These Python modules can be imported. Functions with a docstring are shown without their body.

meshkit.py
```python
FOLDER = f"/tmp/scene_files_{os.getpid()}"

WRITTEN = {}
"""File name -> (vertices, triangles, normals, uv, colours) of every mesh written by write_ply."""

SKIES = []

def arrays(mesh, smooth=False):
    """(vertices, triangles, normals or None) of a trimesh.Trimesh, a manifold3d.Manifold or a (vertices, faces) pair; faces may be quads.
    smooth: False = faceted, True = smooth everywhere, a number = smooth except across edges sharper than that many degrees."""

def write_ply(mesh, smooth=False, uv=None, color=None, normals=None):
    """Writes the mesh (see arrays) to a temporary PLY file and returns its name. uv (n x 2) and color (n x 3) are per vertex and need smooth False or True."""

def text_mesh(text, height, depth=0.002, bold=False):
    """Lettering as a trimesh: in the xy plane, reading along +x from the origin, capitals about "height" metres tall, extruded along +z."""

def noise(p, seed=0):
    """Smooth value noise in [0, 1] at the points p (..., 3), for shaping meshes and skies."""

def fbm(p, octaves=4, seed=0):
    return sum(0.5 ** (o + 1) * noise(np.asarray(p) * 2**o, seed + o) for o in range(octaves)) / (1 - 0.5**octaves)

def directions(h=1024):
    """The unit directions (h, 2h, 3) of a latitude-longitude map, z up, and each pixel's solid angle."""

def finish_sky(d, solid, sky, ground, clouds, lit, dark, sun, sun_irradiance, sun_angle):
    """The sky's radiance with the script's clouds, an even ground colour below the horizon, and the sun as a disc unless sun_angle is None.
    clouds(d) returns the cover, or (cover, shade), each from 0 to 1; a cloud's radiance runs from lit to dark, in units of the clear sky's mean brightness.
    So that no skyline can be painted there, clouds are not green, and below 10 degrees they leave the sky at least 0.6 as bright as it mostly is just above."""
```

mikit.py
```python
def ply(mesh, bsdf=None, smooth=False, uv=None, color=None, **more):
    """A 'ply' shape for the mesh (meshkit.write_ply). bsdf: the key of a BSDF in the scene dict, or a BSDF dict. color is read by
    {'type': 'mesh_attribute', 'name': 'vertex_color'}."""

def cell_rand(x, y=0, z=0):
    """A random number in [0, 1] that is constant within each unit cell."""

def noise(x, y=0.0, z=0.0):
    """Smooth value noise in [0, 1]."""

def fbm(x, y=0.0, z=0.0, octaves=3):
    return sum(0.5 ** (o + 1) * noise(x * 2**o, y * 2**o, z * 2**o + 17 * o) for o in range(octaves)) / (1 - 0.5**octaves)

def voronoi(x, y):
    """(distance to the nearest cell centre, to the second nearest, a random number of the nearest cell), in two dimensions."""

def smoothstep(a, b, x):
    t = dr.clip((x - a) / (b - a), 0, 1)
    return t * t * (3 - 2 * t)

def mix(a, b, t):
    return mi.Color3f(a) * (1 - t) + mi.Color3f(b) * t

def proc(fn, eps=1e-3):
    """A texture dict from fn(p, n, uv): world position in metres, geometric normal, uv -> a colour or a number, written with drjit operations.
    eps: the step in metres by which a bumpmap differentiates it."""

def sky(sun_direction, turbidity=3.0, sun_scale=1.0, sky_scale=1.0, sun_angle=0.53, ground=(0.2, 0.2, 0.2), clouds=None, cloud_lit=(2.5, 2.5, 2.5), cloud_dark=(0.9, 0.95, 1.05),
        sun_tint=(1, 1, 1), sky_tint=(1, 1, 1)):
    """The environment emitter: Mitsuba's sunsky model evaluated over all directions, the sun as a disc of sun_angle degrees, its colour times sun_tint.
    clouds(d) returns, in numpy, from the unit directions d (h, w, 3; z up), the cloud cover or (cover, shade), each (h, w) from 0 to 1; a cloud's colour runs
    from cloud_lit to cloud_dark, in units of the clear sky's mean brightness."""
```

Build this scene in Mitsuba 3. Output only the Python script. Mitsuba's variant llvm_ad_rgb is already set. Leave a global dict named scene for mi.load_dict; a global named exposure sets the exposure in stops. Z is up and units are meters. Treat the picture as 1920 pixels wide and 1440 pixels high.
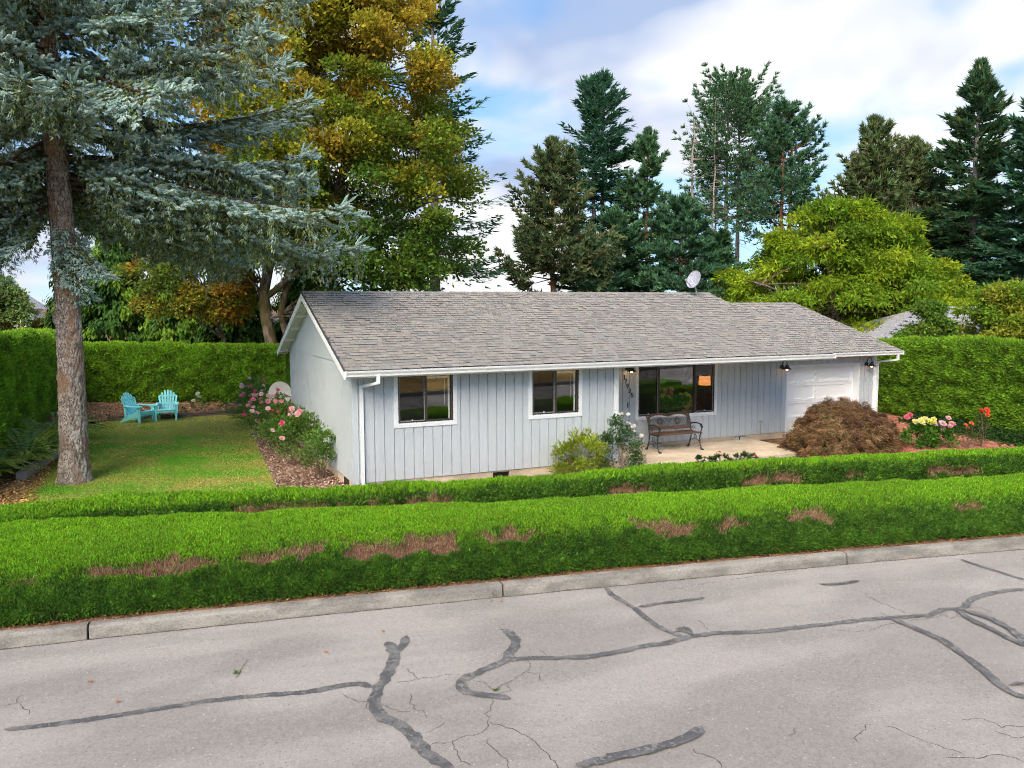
import math
import numpy as np
import trimesh
import mitsuba as mi
import drjit as dr
import mikit
import meshkit
from mikit import proc, noise, fbm, voronoi, cell_rand, smoothstep, mix

T = mi.ScalarTransform4f
scene, labels = {}, {}

# ---------------------------------------------------------------- camera, sky, exposure
CAM = np.array([-3.854, -16.122, 3.731])
YAW, PITCH, ROLL, FOCAL = 0.4238, 0.0952, 0.0034, 1569.02
fwd = np.array([math.sin(YAW) * math.cos(PITCH), math.cos(YAW) * math.cos(PITCH), -math.sin(PITCH)])
rgt = np.array([math.cos(YAW), -math.sin(YAW), 0.0])
upv = np.cross(rgt, fwd)
up2 = rgt * math.sin(ROLL) + upv * math.cos(ROLL)
scene['camera'] = {'type': 'perspective', 'fov': math.degrees(2 * math.atan(960 / FOCAL)), 'fov_axis': 'x', 'near_clip': 0.05, 'far_clip': 3000.0,
                   'to_world': T().look_at(origin=CAM.tolist(), target=(CAM + fwd).tolist(), up=up2.tolist())}
exposure = 2.5
SUN = (-0.60, -0.72, 0.80)


def cloud_cover(d):
    """Broken fair-weather cloud in a flat layer: billows with clear blue between, greyer where thick."""
    z = np.maximum(d[..., 2], 0.0) + 0.34
    q = np.stack([d[..., 0] / z, d[..., 1] / z, 0 * z], -1) + [0.75, 0.35, 0.0]
    warp = meshkit.fbm(q * 1.6 + [5.0, 1.0, 2.0], 3, 7)[..., None] - 0.5
    big = meshkit.fbm((q + 0.5 * warp) * 1.25 + [3.1, 7.7, 0.4], 4, 3)
    fine = meshkit.fbm((q + 0.3 * warp) * 4.6 + [9.4, 2.2, 1.7], 5, 11)
    n = 0.70 * big + 0.30 * fine
    cover = np.clip((n - 0.475) / 0.11, 0, 1)
    cover = 0.06 + 0.94 * cover * cover * (3 - 2 * cover)
    thick = meshkit.fbm((q + 0.4 * warp) * 2.0 + [1.2, 5.2, 6.0], 5, 21)
    shade = np.clip((thick - 0.44) / 0.22, 0, 1)
    return cover, shade


scene['sky'] = mikit.sky(SUN, turbidity=2.6, sun_scale=0.68, sun_angle=40, sky_scale=1.0, sky_tint=(0.86, 1.0, 1.14), sun_tint=(0.95, 1.0, 1.06), clouds=cloud_cover,
                         cloud_lit=(2.3, 2.3, 2.33), cloud_dark=(0.98, 1.24, 1.80), ground=(0.16, 0.17, 0.12))
labels['sky'] = {'kind': 'structure'}

# ---------------------------------------------------------------- helpers
R = np.random.default_rng(20250)


def rng(seed):
    return np.random.default_rng(seed)


def numbered(key):
    if key not in scene and key not in labels:
        return key
    i = 1
    while f'{key}_{i:03d}' in scene or f'{key}_{i:03d}' in labels:
        i += 1
    return f'{key}_{i:03d}'


def thing(name, label=None, cat=None, group=None, kind=None):
    """A key for a thing whose parts follow; no shape of its own."""
    key = numbered(name)
    labels[key] = {}
    if label:
        labels[key]['label'] = label
    if cat:
        labels[key]['category'] = cat
    if group:
        labels[key]['group'] = group
    if kind:
        labels[key]['kind'] = kind
    return key


def add(name, mesh, bsdf, parent=None, smooth=False, color=None, kind=None, label=None, xf=None, **more):
    key = numbered((parent + '__' if parent else '') + name)
    d = mikit.ply(mesh, bsdf, smooth=smooth, color=color, **more)
    if xf is not None:
        d['to_world'] = xf
    scene[key] = d
    if kind or label:
        labels[key] = {}
        if kind:
            labels[key]['kind'] = kind
        if label:
            labels[key]['label'] = label
    return key


def put(name, d, parent=None, xf=None):
    key = numbered((parent + '__' if parent else '') + name)
    d = dict(d)
    if xf is not None:
        d['to_world'] = xf
    scene[key] = d
    return key


def struct(name, mesh, bsdf, **k):
    key = add(name, mesh, bsdf, **k)
    labels.setdefault(key, {})['kind'] = 'structure'
    return key


def box(x0, x1, y0, y1, z0, z1):
    v = np.array([[x, y, z] for x in (x0, x1) for y in (y0, y1) for z in (z0, z1)], float)
    f = np.array([[0, 1, 3], [0, 3, 2], [4, 6, 7], [4, 7, 5], [0, 4, 5], [0, 5, 1], [2, 3, 7], [2, 7, 6], [0, 2, 6], [0, 6, 4], [1, 5, 7], [1, 7, 3]])
    return trimesh.Trimesh(v, f, process=False)


def cbox(x0, x1, y0, y1, z0, z1, c=0.004):
    """A box with chamfered edges."""
    v = []
    for sx in (0, 1):
        for sy in (0, 1):
            for sz in (0, 1):
                p = np.array([(x0, x1)[sx], (y0, y1)[sy], (z0, z1)[sz]], float)
                s = np.array([1 - 2 * sx, 1 - 2 * sy, 1 - 2 * sz]) * c
                for k in range(3):
                    q = p + s
                    q[k] = p[k]
                    v.append(q)
    return trimesh.convex.convex_hull(np.array(v))


def cat(*ms):
    return trimesh.util.concatenate([m for m in ms])


def prism(poly, z0, z1):
    """A polygon (list of xy) extruded from z0 to z1."""
    from shapely.geometry import Polygon
    m = trimesh.creation.extrude_polygon(Polygon(poly), z1 - z0, engine='earcut')
    m.apply_translation([0, 0, z0])
    return m


def sheet(poly, z):
    from shapely.geometry import Polygon
    v, f = trimesh.creation.triangulate_polygon(Polygon(poly), engine='earcut')
    f = np.asarray(f)
    v = np.asarray(v)
    a, b, c = v[f[:, 0]], v[f[:, 1]], v[f[:, 2]]
    s = (b[:, 0] - a[:, 0]) * (c[:, 1] - a[:, 1]) - (b[:, 1] - a[:, 1]) * (c[:, 0] - a[:, 0])
    f[s < 0] = f[s < 0][:, ::-1]
    return trimesh.Trimesh(np.c_[v, np.full(len(v), z)], f, process=False)


def tube(pts, rad, n=8, cap=True):
    """A tube of varying radius along a polyline."""
    pts = np.asarray(pts, float)
    rad = np.broadcast_to(np.asarray(rad, float), len(pts))
    t = np.gradient(pts, axis=0)
    t /= np.linalg.norm(t, axis=1, keepdims=True) + 1e-12
    u = np.cross(t[0], [0.31, 0.17, 0.93])
    if np.linalg.norm(u) < 1e-3:
        u = np.cross(t[0], [1, 0, 0])
    rings = []
    a = np.arange(n) * 2 * np.pi / n
    for i in range(len(pts)):
        u = u - t[i] * (u @ t[i])
        u /= np.linalg.norm(u)
        w = np.cross(t[i], u)
        rings.append(pts[i] + rad[i] * (np.cos(a)[:, None] * u + np.sin(a)[:, None] * w))
    v = np.vstack(rings)
    i, k = np.meshgrid(np.arange(len(pts) - 1), np.arange(n), indexing='ij')
    a0 = (i * n + k).ravel()
    a1 = (i * n + (k + 1) % n).ravel()
    f = np.vstack([np.c_[a0, a1, a1 + n], np.c_[a0, a1 + n, a0 + n]])
    if cap:
        v = np.vstack([v, pts[:1], pts[-1:]])
        k = np.arange(n)
        m = len(v) - 2
        e = (len(pts) - 1) * n
        f = np.vstack([f, np.c_[np.full(n, m), (k + 1) % n, k], np.c_[np.full(n, m + 1), e + k, e + (k + 1) % n]])
    return trimesh.Trimesh(v, f, process=False)


def arc(p0, p1, p2, n=9):
    """A quadratic curve through three control points."""
    t = np.linspace(0, 1, n)[:, None]
    p0, p1, p2 = map(np.asarray, (p0, p1, p2))
    return (1 - t) ** 2 * p0 + 2 * t * (1 - t) * p1 + t * t * p2


def nrm(v):
    return v / (np.linalg.norm(v, axis=-1, keepdims=True) + 1e-12)


class Leaves:
    """Collects many small blades; build() joins them to (vertices, faces) and per-vertex colours."""

    def __init__(self):
        self.v, self.c, self.f, self.n = [], [], [], 0

    def blades(self, P, A, N, L, W, C, fold=0.18, wide=0.45):
        """Diamond blades: base P, axis A, face normal N, length L, width W, colour C."""
        P, A, N, C = (np.asarray(x, float) for x in (P, A, N, C))
        k = len(P)
        if not k:
            return
        A = nrm(A)
        S = nrm(np.cross(A, N))
        N = np.cross(S, A)
        L = np.broadcast_to(np.asarray(L, float), k)[:, None]
        W = np.broadcast_to(np.asarray(W, float), k)[:, None]
        mid = P + A * L * wide + N * W * fold
        v = np.stack([P, mid - S * W / 2, P + A * L, mid + S * W / 2], 1).reshape(-1, 3)
        b = self.n + 4 * np.arange(k)[:, None]
        self.f.append(np.vstack([b + [0, 3, 2], b + [0, 2, 1]]))
        self.v.append(v)
        self.c.append(np.repeat(np.broadcast_to(C, (k, 3)), 4, axis=0))
        self.n += 4 * k

    def tris(self, P, A, N, L, W, C):
        """Pointed single-triangle sprays lying across the normal N."""
        P, A, N, C = (np.asarray(x, float) for x in (P, A, N, C))
        k = len(P)
        if not k:
            return
        A = nrm(A)
        S = nrm(np.cross(A, N))
        L = np.broadcast_to(np.asarray(L, float), k)[:, None]
        W = np.broadcast_to(np.asarray(W, float), k)[:, None]
        v = np.stack([P - S * W / 2, P + S * W / 2, P + A * L], 1).reshape(-1, 3)
        self.f.append(self.n + 3 * np.arange(k)[:, None] + np.array([[0, 1, 2]]))
        self.v.append(v)
        self.c.append(np.repeat(np.broadcast_to(C, (k, 3)), 3, axis=0))
        self.n += 3 * k

    def spikes(self, P, A, L, W, C, r):
        """Single triangles: thin needles."""
        P, A, C = (np.asarray(x, float) for x in (P, A, C))
        k = len(P)
        A = nrm(A)
        S = nrm(np.cross(A, r.normal(size=(k, 3))))
        L = np.broadcast_to(np.asarray(L, float), k)[:, None]
        W = np.broadcast_to(np.asarray(W, float), k)[:, None]
        v = np.stack([P - S * W / 2, P + S * W / 2, P + A * L], 1).reshape(-1, 3)
        self.f.append(self.n + 3 * np.arange(k)[:, None] + np.array([[0, 1, 2]]))
        self.v.append(v)
        self.c.append(np.repeat(np.broadcast_to(C, (k, 3)), 3, axis=0))
        self.n += 3 * k

    def mesh(self, m, C):
        v, f = np.asarray(m.vertices), np.asarray(m.faces)
        self.v.append(v)
        self.f.append(f + self.n)
        self.c.append(np.broadcast_to(np.asarray(C, float), (len(v), 3)))
        self.n += len(v)

    def build(self):
        return (np.vstack(self.v), np.vstack(self.f)), np.clip(np.vstack(self.c), 0.002, 1)


def ball(r, k):
    return nrm(r.normal(size=(k, 3)))


def vary(C, r, k, amount=0.22, hue=0.10):
    """k colours around C: brightness and hue differ from leaf to leaf."""
    C = np.asarray(C, float)
    b = np.exp(r.normal(0, amount, (k, 1)))
    h = np.exp(r.normal(0, hue, (k, 3)))
    return C * b * h


def vn(p, s, seed=0, octaves=3):
    return meshkit.fbm(np.asarray(p) * s, octaves, seed)


# ---------------------------------------------------------------- materials
def bsdf(key, d):
    scene[key] = {'type': 'twosided', 'bsdf': d} if d['type'] == 'principled' else d
    return key


def rgb(*c):
    return {'type': 'rgb', 'value': list(c)}


VC = {'type': 'mesh_attribute', 'name': 'vertex_color'}
bsdf('m_leaf', {'type': 'principledthin', 'base_color': VC, 'roughness': 0.55, 'diff_trans': 0.9, 'spec_trans': 0.0, 'eta': 1.35})
bsdf('m_needle', {'type': 'principledthin', 'base_color': VC, 'roughness': 0.6, 'diff_trans': 0.6, 'spec_trans': 0.0, 'eta': 1.3})
bsdf('m_dull', {'type': 'twosided', 'bsdf': {'type': 'principled', 'base_color': VC, 'roughness': 0.85, 'specular': 0.25}})
bsdf('m_petal', {'type': 'principledthin', 'base_color': VC, 'roughness': 0.6, 'diff_trans': 0.7, 'spec_trans': 0.0, 'eta': 1.3})


def f_bark(p, n, uv):
    a = fbm(p.x * 34, p.y * 34, p.z * 10.0, 3)
    d = dr.abs(a - 0.5) * 2
    b = fbm(p.x * 4 + 7, p.y * 4, p.z * 1.4, 3)
    c = noise(p.x * 70, p.y * 70, p.z * 40)
    e = fbm(p.x * 11, p.y * 11, p.z * 5, 2)
    base = mix((0.27, 0.225, 0.205), (0.43, 0.385, 0.365), smoothstep(0.3, 0.7, e))
    base = mix((0.105, 0.078, 0.066), base, smoothstep(0.02, 0.20, d))
    base = mix(base, (0.24, 0.13, 0.075), smoothstep(0.50, 0.68, b) * 0.6)
    return base * (0.75 + 0.45 * c)


bsdf('m_bark', {'type': 'principled', 'base_color': proc(f_bark), 'roughness': 0.9, 'specular': 0.2})


def f_bark_dark(p, n, uv):
    a = fbm(p.x * 9, p.y * 9, p.z * 3, 3)
    moss = smoothstep(0.50, 0.66, fbm(p.x * 3.3, p.y * 3.3, p.z * 1.2, 3))
    base = mix((0.075, 0.055, 0.042), (0.24, 0.19, 0.15), smoothstep(0.3, 0.7, a))
    return mix(base, (0.10, 0.085, 0.02), moss * 0.7)


bsdf('m_bark_dark', {'type': 'principled', 'base_color': proc(f_bark_dark), 'roughness': 0.9, 'specular': 0.2})
bsdf('m_twig', {'type': 'principled', 'base_color': rgb(0.16, 0.11, 0.085), 'roughness': 0.9, 'specular': 0.2})
bsdf('m_dead', {'type': 'principled', 'base_color': rgb(0.34, 0.29, 0.27), 'roughness': 0.9, 'specular': 0.2})
bsdf('m_pinebark', {'type': 'principled', 'base_color': rgb(0.27, 0.13, 0.075), 'roughness': 0.9, 'specular': 0.2})
bsdf('m_greybark', {'type': 'principled', 'base_color': rgb(0.22, 0.20, 0.20), 'roughness': 0.9, 'specular': 0.2})


def f_asphalt(p, n, uv):
    g = noise(p.x * 95, p.y * 95)
    g2 = noise(p.x * 43 + 5, p.y * 43)
    a = fbm(p.x * 0.8, p.y * 1.7, 0.0, 4)
    w = fbm(p.x * 0.35 + 40, p.y * 3.2 + p.x * 0.5, 0.0, 3)
    d, _, k = voronoi(p.x * 16, p.y * 16)
    base = mix((0.262, 0.240, 0.226), (0.335, 0.308, 0.290), smoothstep(0.3, 0.7, a))
    base = mix(base, (0.225, 0.208, 0.198), smoothstep(0.52, 0.75, w) * 0.25)
    base = base * (0.80 + 0.26 * g + 0.16 * g2)
    base = mix(base, (0.46, 0.43, 0.41), smoothstep(0.16, 0.08, d) * dr.select(k > 0.93, 1.0, 0.0))
    return mix(base, (0.10, 0.095, 0.09), smoothstep(0.13, 0.07, d) * dr.select(k < 0.10, 0.7, 0.0))


bsdf('m_asphalt', {'type': 'principled', 'base_color': proc(f_asphalt), 'roughness': 0.88, 'specular': 0.3})


def f_tar(p, n, uv):
    a = fbm(p.x * 9, p.y * 9, 0.0, 3)
    g = noise(p.x * 80, p.y * 80)
    w = fbm(p.x * 26, p.y * 26, 0.0, 3) + 0.25 * fbm(p.x * 3 + 9, p.y * 3, 0.0, 2)
    base = mix((0.092, 0.092, 0.097), (0.155, 0.153, 0.153), smoothstep(0.35, 0.7, a)) * (0.8 + 0.4 * g)
    return mix(base, (0.24, 0.222, 0.21), smoothstep(0.76, 0.86, w) * 0.7)


bsdf('m_tar', {'type': 'principled', 'base_color': proc(f_tar), 'roughness': 0.7, 'specular': 0.4})
bsdf('m_crack', {'type': 'principled', 'base_color': rgb(0.10, 0.085, 0.075), 'roughness': 0.95, 'specular': 0.1})


def f_kerb(p, n, uv):
    a = fbm(p.x * 3, p.y * 3, p.z * 6, 4)
    g = noise(p.x * 70, p.y * 70, p.z * 70)
    s = smoothstep(0.55, 0.72, fbm(p.x * 1.3 + 3, p.y * 5, p.z * 9, 3))
    base = mix((0.20, 0.187, 0.172), (0.315, 0.297, 0.272), smoothstep(0.3, 0.7, a))
    base = mix(base, (0.17, 0.165, 0.15), s * 0.6)
    return base * (0.72 + 0.5 * g)


bsdf('m_kerb', {'type': 'principled', 'base_color': proc(f_kerb), 'roughness': 0.9, 'specular': 0.2})


def f_concrete(p, n, uv):
    a = fbm(p.x * 2.1, p.y * 2.1, p.z * 2.1, 4)
    g = noise(p.x * 50, p.y * 50, p.z * 50)
    return mix((0.44, 0.36, 0.27), (0.60, 0.50, 0.39), smoothstep(0.3, 0.7, a)) * (0.86 + 0.25 * g)


bsdf('m_concrete', {'type': 'principled', 'base_color': proc(f_concrete), 'roughness': 0.85, 'specular': 0.2})


def f_soil(p, n, uv):
    a = fbm(p.x * 4, p.y * 4, 0.0, 4)
    g = noise(p.x * 40, p.y * 40)
    return mix((0.085, 0.052, 0.032), (0.22, 0.13, 0.085), smoothstep(0.3, 0.7, a)) * (0.7 + 0.6 * g)


bsdf('m_soil', {'type': 'principled', 'base_color': proc(f_soil), 'roughness': 0.95, 'specular': 0.1})


def f_lawn(p, n, uv):
    a = fbm(p.x * 0.55 + 3, p.y * 0.42, 0.0, 3)
    b = fbm(p.x * 2.4, p.y * 1.5, 0.0, 3)
    g = noise(p.x * 60, p.y * 34)
    t = smoothstep(0.42, 0.60, 0.7 * a + 0.3 * b)
    return mix((0.46, 0.385, 0.13), (0.17, 0.34, 0.035), t) * (0.65 + 0.7 * g)


bsdf('m_lawn', {'type': 'principled', 'base_color': proc(f_lawn), 'roughness': 0.9, 'specular': 0.15})


def f_dry(p, n, uv):
    a = fbm(p.x * 0.22, p.y * 0.6, 0.0, 4)
    g = noise(p.x * 9, p.y * 9)
    return mix((0.46, 0.30, 0.10), (0.24, 0.17, 0.06), smoothstep(0.35, 0.65, a)) * (0.8 + 0.4 * g)


bsdf('m_dry', {'type': 'principled', 'base_color': proc(f_dry), 'roughness': 0.95, 'specular': 0.1})


def f_siding(p, n, uv):
    a = fbm(p.x * 30, p.y * 30, p.z * 1.1, 3)
    b = fbm(p.x * 1.1, p.y * 1.1, p.z * 0.8, 2)
    return mi.Color3f(0.478, 0.522, 0.566) * (0.90 + 0.10 * a + 0.08 * b)


bsdf('m_siding', {'type': 'principled', 'base_color': proc(f_siding), 'roughness': 0.6, 'specular': 0.35})
bsdf('m_white', {'type': 'principled', 'base_color': rgb(0.80, 0.81, 0.82), 'roughness': 0.45, 'specular': 0.4})
bsdf('m_trim', {'type': 'principled', 'base_color': rgb(0.72, 0.755, 0.79), 'roughness': 0.5, 'specular': 0.4})
bsdf('m_gutter', {'type': 'principled', 'base_color': rgb(0.78, 0.80, 0.82), 'roughness': 0.3, 'specular': 0.5})
bsdf('m_soffit', {'type': 'principled', 'base_color': rgb(0.62, 0.63, 0.60), 'roughness': 0.7, 'specular': 0.2})
bsdf('m_black', {'type': 'principled', 'base_color': rgb(0.018, 0.018, 0.02), 'roughness': 0.4, 'specular': 0.5})
bsdf('m_iron', {'type': 'principled', 'base_color': rgb(0.022, 0.027, 0.030), 'roughness': 0.45, 'specular': 0.5})
bsdf('m_bronze', {'type': 'principled', 'base_color': rgb(0.045, 0.035, 0.030), 'roughness': 0.35, 'specular': 0.5})
bsdf('m_dripedge', {'type': 'principled', 'base_color': rgb(0.045, 0.05, 0.07), 'roughness': 0.5, 'specular': 0.4})
bsdf('m_glass', {'type': 'thindielectric', 'int_ior': 1.95, 'ext_ior': 1.0})
bsdf('m_room', {'type': 'twosided', 'bsdf': {'type': 'diffuse', 'reflectance': rgb(0.16, 0.12, 0.085)}})


def f_wood(p, n, uv):
    a = fbm(p.x * 3, p.y * 40, p.z * 40, 3)
    return mix((0.085, 0.046, 0.033), (0.16, 0.092, 0.066), smoothstep(0.3, 0.7, a))


bsdf('m_wood', {'type': 'principled', 'base_color': proc(f_wood), 'roughness': 0.6, 'specular': 0.3})


def f_timber(p, n, uv):
    a = fbm(p.x * 2.5, p.y * 24, p.z * 30, 4)
    return mix((0.060, 0.045, 0.036), (0.20, 0.155, 0.12), smoothstep(0.3, 0.75, a))


bsdf('m_timber', {'type': 'principled', 'base_color': proc(f_timber), 'roughness': 0.9, 'specular': 0.15})
bsdf('m_teal', {'type': 'principled', 'base_color': rgb(0.25, 0.76, 0.82), 'roughness': 0.4, 'specular': 0.4})
bsdf('m_dish', {'type': 'principled', 'base_color': rgb(0.40, 0.41, 0.50), 'roughness': 0.28, 'specular': 0.6})
bsdf('m_cooper', {'type': 'principled', 'base_color': rgb(0.55, 0.55, 0.55), 'roughness': 0.4, 'specular': 0.5})

# ---------------------------------------------------------------- ground, road, kerb
def kerb_y(x):
    """Front (road side) line of the kerb: a slow curve, straight beyond the bend."""
    x = np.asarray(x, float)
    xc = np.clip(x, -16, 20)
    y = -6.531 - 0.15464 * xc - 0.00267 * xc ** 2
    return y + np.where(x < -16, (x + 16) * (-0.0692), 0) + np.where(x > 20, (x - 20) * (-0.2614), 0)


def offset_line(xs, off):
    """Points of the kerb line moved sideways by off metres (positive: towards the house)."""
    y = kerb_y(xs)
    s = np.gradient(y, xs)
    n = np.stack([-s, np.ones_like(s)], 1) / np.sqrt(1 + s ** 2)[:, None]
    return np.stack([xs, y], 1) + n * off


XS = np.linspace(-70, 80, 151)
front, far_side = offset_line(XS, 0.0), offset_line(XS, -8.6)
g = 900.0
struct('ground', sheet([(-g, -g), (g, -g), (g, g), (-g, g)], -0.06), 'm_soil')
struct('road', sheet(np.vstack([front, far_side[::-1]]).tolist(), 0.0), 'm_asphalt')
dry = offset_line(XS, -8.75)
struct('dry_grass_field', sheet(np.vstack([dry, [[120, -300], [-120, -300]]]).tolist(), -0.02), 'm_dry')

# kerb: cast slabs with open joints, rounded front edge
prof = [(0.0, -0.05), (0.012, 0.0), (0.026, 0.105), (0.034, 0.128), (0.050, 0.143), (0.072, 0.149), (0.168, 0.150), (0.168, -0.05)]
joints = [-44.0, -39.1, -34.2, -29.3, -24.3, -19.3, -14.3, -9.35, -4.47, 0.32, 5.34, 10.3, 15.2, 20.1, 25.0, 29.9, 34.8, 39.7]
kerb = thing('kerb', kind='structure')


def kerb_slab(xa, xb, off0=0.0, flip=1, sd=0):
    xs = np.linspace(xa + 0.012, xb - 0.012, max(int((xb - xa) * 8), 4))
    rr = rng(sd)
    rows = []
    for (d, z) in prof:
        p = offset_line(xs, off0 + flip * d)
        w = meshkit.fbm(np.c_[p * 7, np.full(len(p), z * 30)], 3, 5) - 0.5
        rows.append(np.c_[p, z + w * (0.012 if 0 < z < 0.16 else 0)])
    m, k = len(prof), len(xs)
    v = np.vstack(rows)
    i, j = np.meshgrid(np.arange(m - 1), np.arange(k - 1), indexing='ij')
    a = (i * k + j).ravel()
    f = np.vstack([np.c_[a, a + 1, a + k + 1], np.c_[a, a + k + 1, a + k]])
    if flip < 0:
        f = f[:, ::-1]
    ends = []
    for e in (0, k - 1):
        idx = np.arange(m) * k + e
        c = len(v)
        v = np.vstack([v, v[idx].mean(0)])
        t = np.c_[np.full(m, c), idx, np.roll(idx, -1)]
        ends.append(t if (e == 0) == (flip > 0) else t[:, ::-1])
    return trimesh.Trimesh(v, np.vstack([f] + ends), process=False)


for i, (a, b) in enumerate(zip(joints[:-1], joints[1:])):
    add('slab', kerb_slab(a, b, sd=i), 'm_kerb', kerb, smooth=35)
far = thing('far_kerb', kind='structure')
for i, (a, b) in enumerate(zip(joints[2:-3], joints[3:-2])):
    add('slab', kerb_slab(a, b, -8.6, -1, sd=50 + i), 'm_kerb', far, smooth=35)

# strip of soil behind the kerb, under the front hedge, then the yard
soil = np.vstack([offset_line(XS, 0.168), offset_line(XS, 4.6)[::-1]])
struct('hedge_soil', sheet(soil.tolist(), 0.135), 'm_soil')

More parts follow.
